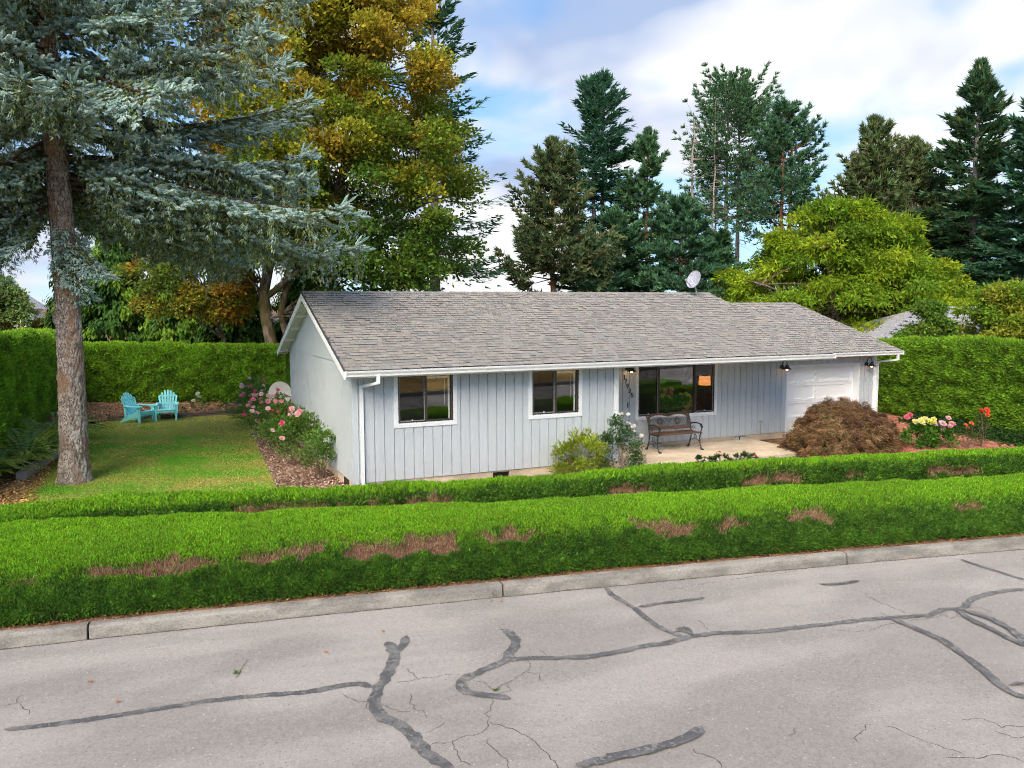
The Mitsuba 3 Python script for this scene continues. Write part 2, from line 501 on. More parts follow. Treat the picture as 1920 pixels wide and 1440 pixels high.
SEALS = {
 'A': (0.075, [(-5.05, -7.82), (-4.83, -7.86), (-4.4, -7.93), (-3.87, -7.98), (-3.31, -8.02), (-2.84, -8.11), (-2.35, -8.23), (-2.04, -8.24), (-1.87, -8.4)]),
 'B': (0.1, [(-1.42, -7.36), (-1.45, -7.69), (-1.57, -8.0), (-1.71, -8.27), (-1.86, -8.52), (-1.94, -8.78), (-1.95, -9.0), (-1.88, -9.1), (-1.81, -9.35), (-1.78, -9.63), (-1.73, -9.89), (-1.66, -10.09)]),
 'B2': (0.09, [(-1.18, -7.29), (-1.25, -7.47), (-1.38, -7.64), (-1.47, -7.7)]),
 'C': (0.09, [(-0.15, -7.56), (-0.09, -7.64), (-0.14, -7.98), (-0.29, -8.18), (-0.45, -8.37), (-0.65, -8.45), (-0.88, -8.54), (-1.04, -8.65), (-1.08, -8.83), (-1.02, -8.93), (-0.87, -9.05), (-0.74, -9.17)]),
 'D': (0.075, [(-0.45, -8.37), (-0.23, -8.4), (0.11, -8.54), (0.49, -8.67), (0.79, -8.68), (1.07, -8.66), (1.34, -8.71), (1.63, -8.67), (1.94, -8.69), (2.35, -8.83), (2.81, -8.92), (3.3, -9.01), (3.81, -9.08), (4.27, -9.2), (4.69, -9.3), (5.02, -9.26), (5.21, -9.33), (5.68, -9.15), (6.09, -9.11), (6.63, -9.2)]),
 'E': (0.06, [(1.67, -6.85), (1.61, -7.14), (1.61, -7.66), (1.57, -7.89), (1.55, -8.31), (1.58, -8.49), (1.65, -8.64)]),
 'E2': (0.055, [(1.67, -7.63), (1.94, -7.63), (2.3, -7.68), (2.63, -7.7)]),
 'E3': (0.09, [(1.62, -8.48), (1.78, -8.41), (1.75, -8.64)]),
 'F': (0.06, [(4.32, -7.92), (4.54, -8.02), (4.91, -8.05)]),
 'G': (0.075, [(4.2, -9.2), (4.19, -9.42), (4.18, -9.79), (4.06, -10.21), (3.9, -10.55), (3.77, -10.8), (3.67, -11.03), (3.67, -11.21)]),
 'G2': (0.06, [(3.79, -10.95), (4.0, -10.99)]),
 'H': (0.07, [(5.17, -9.33), (5.02, -9.58), (4.94, -9.94), (4.83, -10.43)]),
 'H2': (0.075, [(5.19, -9.38), (5.22, -9.67), (5.13, -10.03), (4.98, -10.26), (4.88, -10.41)]),
 'I': (0.085, [(-0.74, -10.44), (-0.5, -10.47), (-0.15, -10.49), (0.17, -10.49), (0.39, -10.45), (0.57, -10.37)]),
 'J': (0.03, [(6.97, -7.97), (6.94, -8.49), (6.94, -8.99)]),
}
CRACKS = [
 [(-1.62, -8.39), (-1.42, -8.41), (-1.21, -8.41), (-1.04, -8.44), (-1.0, -8.48)],
 [(-1.44, -8.13), (-1.42, -8.28), (-1.42, -8.41)],
 [(-0.9, -8.65), (-0.84, -8.78), (-0.79, -8.9), (-0.67, -8.85), (-0.52, -8.78), (-0.38, -8.72), (-0.26, -8.57), (-0.23, -8.47)],
 [(-0.64, -8.86), (-0.65, -8.96), (-0.72, -9.01), (-0.8, -9.01)],
 [(-0.38, -8.72), (-0.29, -8.79), (-0.33, -8.95)],
 [(-0.91, -9.14), (-0.97, -9.23), (-1.07, -9.35), (-1.1, -9.5), (-1.19, -9.61), (-1.26, -9.66), (-1.4, -9.64), (-1.5, -9.65), (-1.54, -9.74), (-1.55, -9.92), (-1.52, -10.09)],
 [(-1.1, -9.5), (-0.99, -9.63), (-0.92, -9.79), (-0.86, -9.96), (-0.85, -10.14), (-0.87, -10.33), (-0.89, -10.44)],
 [(-1.2, -9.75), (-1.25, -9.88), (-1.22, -9.98), (-1.22, -10.16), (-1.24, -10.28)],
 [(-1.57, -8.66), (-1.63, -8.92), (-1.58, -9.09), (-1.56, -9.18)],
 [(-1.91, -8.74), (-1.81, -8.92), (-1.68, -9.0)],
 [(-1.67, -9.44), (-1.55, -9.39), (-1.46, -9.31)],
 [(-1.7, -9.62), (-1.55, -9.65)],
 [(-2.18, -8.41), (-2.11, -8.53), (-2.01, -8.75), (-2.01, -8.92)],
 [(0.0, -8.19), (0.02, -8.29), (0.01, -8.44)],
 [(2.08, -8.26), (2.03, -8.42), (1.99, -8.58)],
 [(4.51, -8.1), (4.6, -8.42), (4.52, -8.66), (4.5, -9.0), (4.5, -9.16)],
 [(3.37, -9.18), (3.59, -9.35), (3.97, -9.32), (4.14, -9.32), (4.14, -9.39)],
 [(4.24, -9.0), (4.24, -9.15)],
 [(4.32, -9.31), (4.56, -9.41), (4.86, -9.38), (4.85, -9.5), (5.03, -9.4)],
 [(5.22, -9.39), (5.32, -9.53), (5.35, -9.64), (5.27, -9.76), (5.17, -9.74)],
 [(5.33, -9.34), (5.48, -9.41), (5.43, -9.59)],
 [(2.0, -10.95), (1.82, -10.97), (1.67, -11.07), (1.62, -11.15)],
 [(2.09, -10.99), (2.13, -11.19), (2.19, -11.41), (2.24, -11.62)],
 [(0.3, -10.61), (0.32, -10.76), (0.36, -10.85), (0.31, -10.95)],
 [(-5.14, -7.31), (-5.02, -7.31), (-5.0, -7.22), (-4.94, -7.13)],
 [(-4.99, -7.32), (-4.91, -7.47), (-4.86, -7.61)],
 [(-3.08, -7.61), (-2.97, -7.35), (-2.87, -7.18)],
 [(1.16, -10.81), (1.32, -10.71)],
 [(2.87, -11.5), (2.89, -11.63), (3.03, -11.65)],
 [(2.76, -11.22), (2.96, -11.33), (3.0, -11.45), (3.19, -11.52)],
 [(2.12, -11.61), (2.31, -11.71), (2.56, -11.76), (2.62, -11.93)],
 [(2.37, -7.23), (3.21, -7.26), (4.51, -7.37)],
]



def ribbon(pts, width, z, r, rough=0.25, step=0.06, rag=0.0):
    """A flat strip with a ragged edge along a polyline."""
    pts = np.asarray(pts, float)
    d = np.r_[0, np.cumsum(np.linalg.norm(np.diff(pts, axis=0), axis=1))]
    n = max(int(d[-1] / step), 3)
    s = np.linspace(0, d[-1], n)
    from scipy.interpolate import PchipInterpolator
    p = np.c_[PchipInterpolator(d, pts[:, 0])(s), PchipInterpolator(d, pts[:, 1])(s)]
    if rag:
        q = r.normal(0, 1, (n, 2))
        p = p + np.array([np.convolve(q[:, k], [.25, .5, .25], 'same') for k in (0, 1)]).T * rag
    t = nrm(np.gradient(p, axis=0))
    nn = np.c_[-t[:, 1], t[:, 0]]
    ends = np.clip(np.minimum(s, d[-1] - s) / (width * 0.8 + 1e-6), 0.02, 1) ** 0.5
    low = np.interp(s, np.arange(0, d[-1] + 1, 0.35), r.normal(0, 1, len(np.arange(0, d[-1] + 1, 0.35))))
    wl = width / 2 * ends * (1 + rough * r.normal(0, 0.5, n) + rough * 0.7 * low)
    wr = width / 2 * ends * (1 + rough * r.normal(0, 0.5, n) - rough * 0.5 * low)
    v = np.vstack([np.c_[p + nn * np.maximum(wl, .002)[:, None], np.full(n, z)], np.c_[p - nn * np.maximum(wr, .002)[:, None], np.full(n, z)]])
    i = np.arange(n - 1)
    f = np.vstack([np.c_[i, i + n, i + n + 1], np.c_[i, i + n + 1, i + 1]])
    return trimesh.Trimesh(v, f, process=False)


r = rng(5)
for i, (k, (w, pts)) in enumerate(SEALS.items()):
    add('tar_seal', ribbon(pts, w * 1.25, 0.004 + 0.0011 * i, r, 0.30), 'm_tar', 'road')
cm = []
for i, pts in enumerate(CRACKS):
    cm.append(ribbon(pts, 0.0075 if i != len(CRACKS) - 1 else 0.005, 0.0022, r, 0.6, 0.03, rag=0.022))
# the open joint between asphalt and kerb
xs = np.arange(-14, 16, 0.25)
cm.append(ribbon(offset_line(xs, -0.012), 0.020, 0.0024, r, 0.8, 0.05, rag=0.004))
add('cracks', cat(*cm), 'm_crack', 'road', kind='stuff')

# leaves and weeds lying on the road
leafsp = [(-2.11, -7.39), (-4.15, -7.69), (-4.39, -7.12), (0.1, -6.68), (0.21, -6.74), (6.25, -7.66), (-1.39, -7.09)]
leaflab = ['orange maple leaf curled up on the asphalt left of the tar seams', 'small pale orange leaf on the road just above the long left tar seam',
           'tiny tan leaf flake on the asphalt near the kerb at the far left', 'small orange leaf at the kerb joint left of the weed', 'orange leaf at the kerb joint right of the weed',
           'yellow leaf against the kerb at the right of the picture', 'tiny brown leaf flake on the asphalt above the forked tar seam']
r = rng(8)
for (x, y), lab in zip(leafsp, leaflab):
    key = numbered('fallen_leaf')
    L = Leaves()
    a0 = r.uniform(0, 6.28)
    for a in (-1.3, -.65, 0, .65, 1.3):
        A = np.array([[math.cos(a0 + a), math.sin(a0 + a), 0.35]])
        L.blades([[x, y, 0.012]], A, [[0, 0, 1]], 0.040 * (1 - .25 * abs(a)), 0.026, [[0.60, 0.30, 0.12]], fold=0.3)
    m, c = L.build()
    add(key, m, 'm_leaf', color=c)
    labels[key] = {'label': lab, 'category': 'leaf'}
weeds = [((0.22, -6.49), .11, 60, 'green weed tuft growing from the kerb joint'), ((-3.04, -7.5), .06, 26, 'small weed sprout in a road crack above the left tar seam'),
         ((2.7, -6.92), .07, 26, 'dry weed tuft at the kerb above the right tar fork'), ((-0.8, -8.95), .045, 26, 'yellow green weed in the cracks by the curved tar seam'),
         ((1.19, -6.70), .05, 20, 'low weed at the kerb foot right of the kerb joint'), ((-2.4, -6.15), .04, 18, 'low weed in the kerb gutter left of the picture middle')]
for (x, y), h, n, lab in weeds:
    key = numbered('weed')
    L = Leaves()
    a = r.uniform(0, 6.28, n)
    e = r.uniform(0.15, 1.1, n)
    A = np.c_[np.cos(a), np.sin(a), e]
    P = np.c_[x + r.normal(0, h * .35, n), y + r.normal(0, h * .2, n), np.full(n, 0.003)]
    L.blades(P, A, np.c_[-np.cos(a) * e, -np.sin(a) * e, np.ones(n)], r.uniform(.6, 1.2, n) * h, h * .16, vary((0.12, 0.22, 0.035), r, n))
    m, c = L.build()
    add(key, m, 'm_leaf', color=c)
    labels[key] = {'label': lab, 'category': 'weed'}

# ---------------------------------------------------------------- yard surfaces
struct('lawn', sheet([(-6.6, -1.2), (-1.45, -1.2), (-0.83, 9.34), (0.25, 10.6), (0.3, 14.2), (-0.55, 13.75), (-2.78, 13.5), (-4.69, 13.7), (-5.6, 12.6), (-5.55, 8.0), (-5.9, 4.0)], 0.012), 'm_lawn')
struct('mulch_bed', sheet([(-1.45, -1.0), (0.02, -1.0), (0.02, 9.6), (0.25, 10.6), (-0.83, 9.34)], 0.016), 'm_soil')
struct('rear_bed', sheet([(-6.6, 12.9), (-4.69, 13.62), (-2.78, 13.42), (-0.55, 13.67), (0.6, 14.4), (3.0, 14.6), (3.0, 17.6), (-6.6, 20.6)], 0.045), 'm_soil')
struct('side_bed', sheet([(-7.4, -0.6), (-6.1, -0.6), (-5.75, 4.0), (-5.5, 8.0), (-5.55, 12.6), (-6.6, 13.2), (-7.4, 13.2)], 0.02), 'm_soil')
struct('front_bed', sheet([(0.02, -1.6), (10.9, -3.2), (16.6, -3.4), (16.6, -0.6), (11.0, -0.6), (6.0, -0.6), (6.0, -0.03), (0.02, -0.03)], 0.02), 'm_soil')

# lawn grass: short blades, longer and greener where the turf is not dry
r = rng(11)
n = 210000
P = np.c_[r.uniform(-6.3, 0.3, n), r.uniform(-0.5, 14.2, n), np.full(n, 0.012)]
xl = np.interp(P[:, 1], [-0.5, 4, 8, 12.6, 13.7], [-6.3, -5.9, -5.55, -5.6, -4.7])
xr = np.interp(P[:, 1], [-1.2, 9.34, 10.6, 14.2], [-1.45, -0.83, 0.25, 0.3])
yb = np.interp(P[:, 0], [-4.69, -2.78, -0.55, 0.3], [13.6, 13.4, 13.65, 14.1])
P = P[(P[:, 0] > xl) & (P[:, 0] < xr) & (P[:, 1] < yb)]
n = len(P)
q = P * [0.55, 0.42, 0]
a = meshkit.fbm(q + [3, 1, 0], 3, 4)
b = meshkit.fbm(P * [2.2, 1.4, 0], 3, 9)
stripe = 0.06 * np.sin((P[:, 0] * 0.45 + P[:, 1]) * 3.4)
mid = np.exp(-(((P[:, 0] + 3.1) / 1.9) ** 2 + ((P[:, 1] - 6.6) / 4.2) ** 2))
t = np.clip((0.55 * a + 0.3 * b + stripe + 0.20 * mid - 0.46) / 0.16, 0, 1)[:, None]
C = np.array([0.42, 0.45, 0.12]) * (1 - t) + np.array([0.19, 0.45, 0.05]) * t
C = C * np.exp(r.normal(0, 0.11, (n, 1)))
ang = r.uniform(0, 6.28, n)
A = np.c_[np.cos(ang) * .8, np.sin(ang) * .8, r.uniform(0.35, 1.1, n)]
L = Leaves()
L.tris(P, A, np.c_[r.normal(0, .3, (n, 2)), np.ones(n)], r.uniform(.03, .055, n), 0.015, C)
m, c = L.build()
key = add('lawn_grass', m, 'm_leaf', color=c)
labels[key] = {'kind': 'stuff', 'label': 'mown lawn of green and straw dry patches left of the house', 'category': 'grass'}


def chips(key, polyfn, n, size, cols, seed, z, lab):
    """Loose bark chips scattered over a bed."""
    r = rng(seed)
    P = polyfn(r, n)
    n = len(P)
    A = np.c_[r.normal(size=(n, 2)), r.normal(0, .35, n)]
    N = np.c_[r.normal(0, .45, (n, 2)), np.ones(n)]
    cols = np.array(cols)
    C = cols[r.integers(0, len(cols), n)] * np.exp(r.normal(0, .25, (n, 1)))
    L = Leaves()
    L.blades(np.c_[P, z + r.uniform(0.003, 0.02, n)], A, N, r.uniform(.5, 1.4, n) * size, r.uniform(.25, .5, n) * size, C, fold=.1)
    m, c = L.build()
    add(key, m, 'm_dull', color=c)
    labels[key] = {'kind': 'stuff', 'label': lab, 'category': 'mulch'}


def bed_points(r, n):
    y = r.uniform(-1.0, 9.6, n)
    return np.c_[np.interp(y, [-1, 9.34, 10], [-1.45, -.83, -.2]) + r.uniform(0, 1.45, n), y]


chips('bark_mulch', bed_points, 16000, 0.06, [(.30, .19, .13), (.20, .115, .075), (.40, .27, .20), (.58, .40, .36), (.70, .52, .50), (.13, .075, .05)], 21, 0.016, 'bark chips and fallen pink petals along the left house wall')
chips('leaf_litter', lambda r, n: np.c_[r.uniform(-6.3, 2.6, n), r.uniform(13.75, 19.5, n)], 12000, 0.09, [(.30, .17, .09), (.20, .11, .06), (.36, .24, .13), (.13, .075, .05)], 22, 0.045, 'brown bark and leaf litter in the bed behind the timbers')
chips('needle_litter', lambda r, n: np.c_[r.uniform(-7.2, -5.7, n), r.uniform(-0.4, 12.8, n)], 9000, 0.08, [(.44, .27, .07), (.30, .16, .06), (.20, .11, .06), (.50, .34, .12)], 23, 0.022, 'orange needle litter under the ferns at the left hedge')


def kerb_points(r, n):
    x = r.uniform(-8, 12, n)
    s = r.uniform(0.10, 0.30, n)
    return np.array([offset_line(np.array([a - .1, a, a + .1]), b)[1] for a, b in zip(x, s)])


chips('kerb_litter', kerb_points, 3500, 0.03, [(.36, .15, .07), (.26, .10, .05), (.42, .22, .11)], 24, 0.150, 'rusty dry needles along the top of the kerb')

# patio slabs
patio = thing('patio', kind='structure')
for x0, x1 in ((5.9, 7.45), (7.465, 9.1), (9.115, 11.2)):
    add('slab', cbox(x0, x1, -0.62, 1.60, 0.0, 0.10, 0.012), 'm_concrete', patio)

# brick driveway: herringbone-free running bond, bricks as far as they can be told apart
drive = thing('driveway', kind='structure')
labels[drive]['label'] = 'red brick driveway in front of the garage'
add('bed', sheet([(11.4, -2.2), (18.2, -3.4), (19.6, 6.0), (11.4, 1.58)], 0.030), 'm_soil', drive)
cols = [(.30, .105, .070), (.36, .145, .10), (.25, .085, .06), (.33, .16, .12)]
for i, c in enumerate(cols):
    bsdf(f'm_brick_{i}', {'type': 'principled', 'base_color': proc((lambda c: lambda p, n, uv: mi.Color3f(*c) * (0.65 + 0.7 * fbm(p.x * 14, p.y * 14, 0.0, 3)))(c)), 'roughness': 0.9, 'specular': 0.2})
brick = [mikit.ply(cbox(-.1, .1, -.047, .047, 0, .032, .004), f'm_brick_{i}') for i in range(4)]
r = rng(31)
spots = []
for j in range(int(9.0 / .104)):
    y = -3.3 + j * .104
    for i in range(int(8.6 / .21)):
        x = 11.4 + i * .21 + (.105 if j % 2 else 0)
        if y > 1.5 and x < 15.9:
            continue
        if x > np.interp(y, [-3.4, -1.8, 4.5, 6], [18.0, 17.75, 19.1, 19.5]) or x < 13.4:
            continue
        spots.append((x, y))
spots = np.array(spots)
D = (spots[:, 0] - CAM[0]) * fwd[0] + (spots[:, 1] - CAM[1]) * fwd[1]
see = (spots[:, 0] > 15.0) & (spots[:, 1] > -1.4)
order = np.argsort(np.where(see, D, D + 100))
rest = [[], [], [], []]
for k, s in enumerate(order):
    x, y = spots[s]
    z = 0.030 + r.uniform(-.003, .004)
    q = r.integers(0, 4)
    if k < 300:
        put('brick', brick[q], drive, T().translate([x, y, z]).rotate([0, 0, 1], r.normal(0, 1.2)))
    else:
        b = box(-.1, .1, -.047, .047, 0, .032)
        b.apply_translation([x, y, z])
        rest[q].append(b)
for q in range(4):
    if rest[q]:
        add('brickwork', cat(*rest[q]), f'm_brick_{q}', drive, kind='stuff')

# ---------------------------------------------------------------- the house
house = thing('house', 'single storey pale grey ranch house with board siding, shingled gable roof and attached garage', 'house')
LX, JOG, RX, RY = 6.026, 1.626, 15.744, 7.02      # front wall end, recess depth, right end, rear wall
SB, ST = 0.20, 2.44                                # siding bottom and top
SL = 0.378


def zroof(y):
    return 2.500 + SL * (y + 0.516)


WIN1, WIN2, WINB, GAR = (0.8215, 2.1688, 1.259, 2.385), (3.8015, 5.1124, 1.259, 2.385), (7.539, 10.063, 0.807, 2.385), (12.408, 15.11, 0.03, 2.029)


def wall_with_holes(x0, x1, y0, y1, z0, z1, holes):
    """A wall slab along x as boxes round its openings."""
    out, x = [], x0
    for (a, b, c, d) in sorted(holes):
        out.append(box(x, a, y0, y1, z0, z1))
        if c > z0 + .01:
            out.append(box(a, b, y0, y1, z0, c))
        if d < z1 - .01:
            out.append(box(a, b, y0, y1, d, z1))
        x = b
    out.append(box(x, x1, y0, y1, z0, z1))
    return cat(*out)


def inset(h, m=0.06):
    return (h[0] + m, h[1] - m, h[2] + (m if h[2] > .1 else -.2), h[3] - (m if h[3] > 2.2 else .06))


wall = house + '__wall'
ws = [wall_with_holes(0.02, LX - .02, 0.034, 0.14, SB, ST + .05, [inset(WIN1), inset(WIN2)]),
      wall_with_holes(LX - .02, RX - .02, JOG + .034, JOG + .14, SB - .16, ST + .05, [inset(WINB), inset(GAR, .05)]),
      box(LX - .14, LX - .006, .14, JOG + .012, SB, ST + .05), box(.034, .14, .14, RY - .14, SB, 2.56),
      box(RX - .14, RX - .012, JOG + .14, RY - .14, SB, ST), box(.012, RX - .012, RY - .14, RY, SB, ST + .05)]
gv = np.array([[0.14, zroof(.14) - .14], [RY - .14, zroof(.14) - .14], [RY / 2, zroof(3.51) - .14]])
ws.append(trimesh.Trimesh(np.vstack([np.c_[np.full(3, x), gv] for x in (.05, .14)]), [[0, 2, 1], [3, 4, 5], [0, 1, 4], [0, 4, 3], [1, 2, 5], [1, 5, 4], [2, 0, 3], [2, 3, 5]], process=False))
ws.append(trimesh.Trimesh(np.vstack([np.c_[np.full(3, x), gv] for x in (11.10, 11.16)]), [[0, 2, 1], [3, 4, 5], [0, 1, 4], [0, 4, 3], [1, 2, 5], [1, 5, 4], [2, 0, 3], [2, 3, 5]], process=False))
add('wall', cat(*ws), 'm_siding', house)

# boards between the grooves, each a piece of its own, cut round the openings
G = 0.0068


def boards_front(x0, x1, y, z0, z1, holes, first=0.0):
    xs = np.arange(x0 + first, x1, 0.2032)
    edges = np.r_[x0, xs[(xs > x0 + .03) & (xs < x1 - .03)], x1]
    for a, b in zip(edges[:-1], edges[1:]):
        cuts = sorted({a + G, b - G, *[h[k] for h in holes for k in (0, 1) if a + G < h[k] < b - G]})
        for p, q in zip(cuts[:-1], cuts[1:]):
            if q - p < .012:
                continue
            z, m = z0, (p + q) / 2
            for h in [h for h in holes if h[0] < m < h[1]]:
                if h[2] - z > .03:
                    add('board', cbox(p, q, y - .004, y + .036, z, h[2], .0035), 'm_siding', wall)
                z = h[3]
            if z1 - z > .03:
                add('board', cbox(p, q, y - .004, y + .036, z, z1, .0035), 'm_siding', wall)


boards_front(0.10, LX - .11, 0.0, SB, ST, [WIN1, WIN2], .12)
boards_front(LX + .02, RX - .10, JOG, SB, ST, [WINB, (GAR[0], GAR[1], -1, GAR[3])], .11)
ys = np.r_[0.10, np.arange(0.30, RY - .10, 0.2032), RY - .10]
for a, b in zip(ys[:-1], ys[1:]):
    add('board', cbox(-.004, .036, a + G, b - G, SB, 2.545, .0035), 'm_siding', wall)
# smooth gable panels with a drip line below
gable = []
for a, b in ((-.02, 1.80), (1.805, 3.51), (3.515, 5.22), (5.225, RY + .02)):
    pts = [(a, 2.552), (b, 2.552), (b, min(zroof(b), zroof(RY - b)) - .125), (a, min(zroof(a), zroof(RY - a)) - .125)]
    v = np.vstack([[(x, p[0], p[1]) for p in pts] for x in (-.026, .05)])
    gable.append(trimesh.convex.convex_hull(v))
for i, m in enumerate(gable):
    add('gable_panel', m, 'm_siding', house)
for x0, x1, y0, y1 in ((-.024, .095, -.024, .02), (-.024, .018, .02, .095), (LX - .10, LX + .022, -.022, .02), (-.022, .02, RY - .095, RY + .02), (LX + .002, LX + .014, JOG - .06, JOG + .0)):
    add('corner_trim', cbox(x0, x1, y0, y1, SB - .02, 2.545 if x0 < 1 else ST, .003), 'm_trim' if x0 > 1 else 'm_siding', house)
add('corner_trim', cbox(RX - .095, RX + .022, JOG - .022, JOG + .02, SB - .02, ST - .03, .003), 'm_trim', house)
add('corner_trim', cbox(LX + .024, LX + .14, JOG - .020, JOG + .012, SB - .02, ST, .003), 'm_trim', house)

# foundation and its black vents
add('foundation', wall_with_holes(.03, LX - .02, .022, .16, -.05, SB, [(2.98, 3.36, .02, .165)]), 'm_concrete', house)
add('foundation', wall_with_holes(LX, GAR[0] + .02, JOG + .022, JOG + .16, .0, SB, [(7.92, 8.35, .03, .17), (10.68, 11.06, .03, .17)]), 'm_concrete', house)
add('foundation', box(GAR[1] - .02, RX - .02, JOG + .022, JOG + .16, -.05, SB), 'm_concrete', house)
add('foundation', box(.022, .16, .16, RY - .02, -.05, SB), 'm_concrete', house)
for x0, x1, y in ((2.98, 3.36, .0), (7.92, 8.35, JOG), (10.68, 11.06, JOG)):
    k = add('vent', cat(box(x0, x1, y + .09, y + .12, .01, .175), box(x0, x1, y + .02, y + .04, .02, .035), box(x0, x1, y + .02, y + .04, .155, .17), box((x0 + x1) / 2 - .012, (x0 + x1) / 2 + .012, y + .02, y + .04, .035, .155)), 'm_black', house)
    for z in (.055, .08, .105, .13):
        add('slat', box(x0, x1, y + .045, y + .05, z, z + .008), 'm_black', k)
add('vent', box(.004, .03, .55, .95, .02, .17), 'm_black', house)

# roof: deck, shingles, fascia, gutters
deck_t = 0.10


def slab(top4, t):
    top = np.array(top4, float)
    v = np.vstack([top, top - [0, 0, t]])
    return trimesh.Trimesh(v, [[0, 1, 2], [0, 2, 3], [4, 6, 5], [4, 7, 6], [0, 5, 1], [0, 4, 5], [1, 6, 2], [1, 5, 6], [2, 7, 3], [2, 6, 7], [3, 4, 0], [3, 7, 4]], process=False)


EL, ER, RL, RR, YE, YR = -.258, 11.905, -.288, 11.2, -.516, 3.511
ZR = zroof(YR)
main_f = [(EL, YE, 2.5), (ER, YE, 2.5), (RR, YR, ZR), (RL, YR, ZR)]
main_r = [(RL, YR, ZR), (RR, YR, ZR), (ER, RY - YE, 2.5), (EL, RY - YE, 2.5)]
GYE, GZE, GXR, GYR, GXT = 1.10, 2.392, 16.12, 4.60, 15.40
GZR = GZE + .3815 * (GYR - GYE)
gar_f = [(11.0, GYE, GZE), (GXR, GYE, GZE), (GXT, GYR, GZR), (11.0, GYR, GZR)]
gar_r = [(11.0, GYR, GZR), (GXT, GYR, GZR), (GXR, 2 * GYR - GYE, GZE), (11.0, 2 * GYR - GYE, GZE)]
roof = add('roof', cat(*[slab(q, deck_t) for q in (main_f, main_r, gar_f, gar_r)]), 'm_dripedge', house)

SHC = np.array([(0.260, 0.240, 0.222), (0.238, 0.222, 0.210), (0.272, 0.247, 0.227), (0.249, 0.237, 0.227), (0.229, 0.221, 0.214), (0.264, 0.249, 0.235), (0.228, 0.233, 0.227), (0.276, 0.263, 0.246), (0.200, 0.193, 0.185)])
BSDF_SH = bsdf('m_shingle', {'type': 'principled', 'base_color': VC, 'roughness': 0.95, 'specular': 0.15})
r = rng(77)
shingles = []


def lay(q, slope, rows, rag=0.0):
    """Courses of laminated shingles on one roof plane; q = eave left, eave right, ridge right, ridge left."""
    q = np.array(q, float)
    up = q[3] - q[0]
    lup = np.linalg.norm((q[3] - q[0]) * [0, 1, 1])
    nz = nrm(np.array([0, -(q[3][2] - q[0][2]), q[3][1] - q[0][1]]))
    e = lup / rows
    for i in range(rows):
        t0, t1 = i / rows, (i + 1) / rows
        a0, b0 = q[0] + (q[3] - q[0]) * t0, q[1] + (q[2] - q[1]) * t0
        a1 = q[0] + (q[3] - q[0]) * min(t1 + .12 / rows, 1)
        if i == 0:
            a0 = a0 - nrm(up * [0, 1, 1]) * .025
        x = a0[0] - r.uniform(0, .2)
        while x < b0[0]:
            w = r.choice([.08, .11, .14, .18, .22], p=[.2, .25, .25, .2, .1])
            xa, xb = max(x, a0[0]), min(x + w - .004, b0[0])
            x += w
            if xb - xa < .03:
                continue
            th = r.choice([.006, .011, .016, .021], p=[.2, .3, .3, .2])
            lo = np.array([0, a0[1], a0[2]])
            hi = np.array([0, a1[1], a1[2]])
            drop = nrm(up * [0, 1, 1]) * (r.uniform(0, .006))
            A, B = lo - drop + nz * th, hi + nz * .003
            lowA = A - nz * th
            v = np.array([[xa, *A[1:]], [xb, *A[1:]], [xb, *B[1:]], [xa, *B[1:]], [xa, *A[1:]], [xb, *A[1:]], [xb, *lowA[1:]], [xa, *lowA[1:]], [xa, *B[1:]], [xb, *B[1:]]])
            f = [[0, 1, 2], [0, 2, 3], [4, 7, 6], [4, 6, 5], [7, 4, 8], [5, 6, 9]]
            c = SHC[r.integers(0, len(SHC))] * math.exp(r.normal(0, .04))
            # cut edges near black: bare asphalt, with the course shadow lines painted in
            shingles.append((v, f, np.vstack([np.tile(c, (4, 1)), np.tile((.055, .055, .060), (6, 1))]), a0))


lay(main_f, SL, 33)
n_main = len(shingles)
lay(gar_f, .3815, 27)
cent = np.array([s[0].mean(0) for s in shingles])
D = (cent - CAM) @ fwd
width = np.array([s[0][1, 0] - s[0][0, 0] for s in shingles]) / D ** 2
order = np.argsort(-width)
keep = set(order[:300].tolist())
mass_v, mass_f, mass_c, n = [], [], [], 0
for k, (v, f, c, _) in enumerate(shingles):
    if k in keep:
        add('shingle', trimesh.Trimesh(v, f, process=False), 'm_shingle', roof, color=c)
    else:
        mass_v.append(v)
        mass_f.append(np.array(f) + n)
        mass_c.append(c)
        n += len(v)
add('shingles', (np.vstack(mass_v), np.vstack(mass_f)), 'm_shingle', roof, color=np.vstack(mass_c), kind='stuff')
# rear planes and ridge caps
for q in (main_r, gar_r):
    add('rear_slope', slab([tuple(np.array(p) + [0, 0, .016]) for p in q], .014), 'm_tar', roof)
rv = []
for xa, xb, y, z in ((RL, RR, YR, ZR), (11.2, GXT, GYR, GZR)):
    for x in np.arange(xa, xb, .3):
        w = min(.3, xb - x)
        rv.append(cat(slab([(x, y - .12, z - .032), (x + w + .02, y - .12, z - .034), (x + w + .02, y, z + .018), (x, y, z + .03)], .012), slab([(x, y, z + .03), (x + w + .02, y, z + .018), (x + w + .02, y + .12, z - .034), (x, y + .12, z - .032)], .012)))
for i, m in enumerate(rv):
    add('ridge_cap', m, 'm_shingle', roof, color=np.tile(SHC[r.integers(0, len(SHC))], (len(m.vertices), 1)))


def bar(p, q, w, h):
    """A board from p to q, w thick in x, h tall, its top along pq."""
    p, q = np.array(p, float), np.array(q, float)
    v = np.array([p, p + [w, 0, 0], q + [w, 0, 0], q, p - [0, 0, h], p + [w, 0, -h], q + [w, 0, -h], q - [0, 0, h]])
    return trimesh.Trimesh(v, [[0, 1, 2], [0, 2, 3], [4, 6, 5], [4, 7, 6], [0, 5, 1], [0, 4, 5], [1, 6, 2], [1, 5, 6], [2, 7, 3], [2, 6, 7], [3, 4, 0], [3, 7, 4]], process=False)


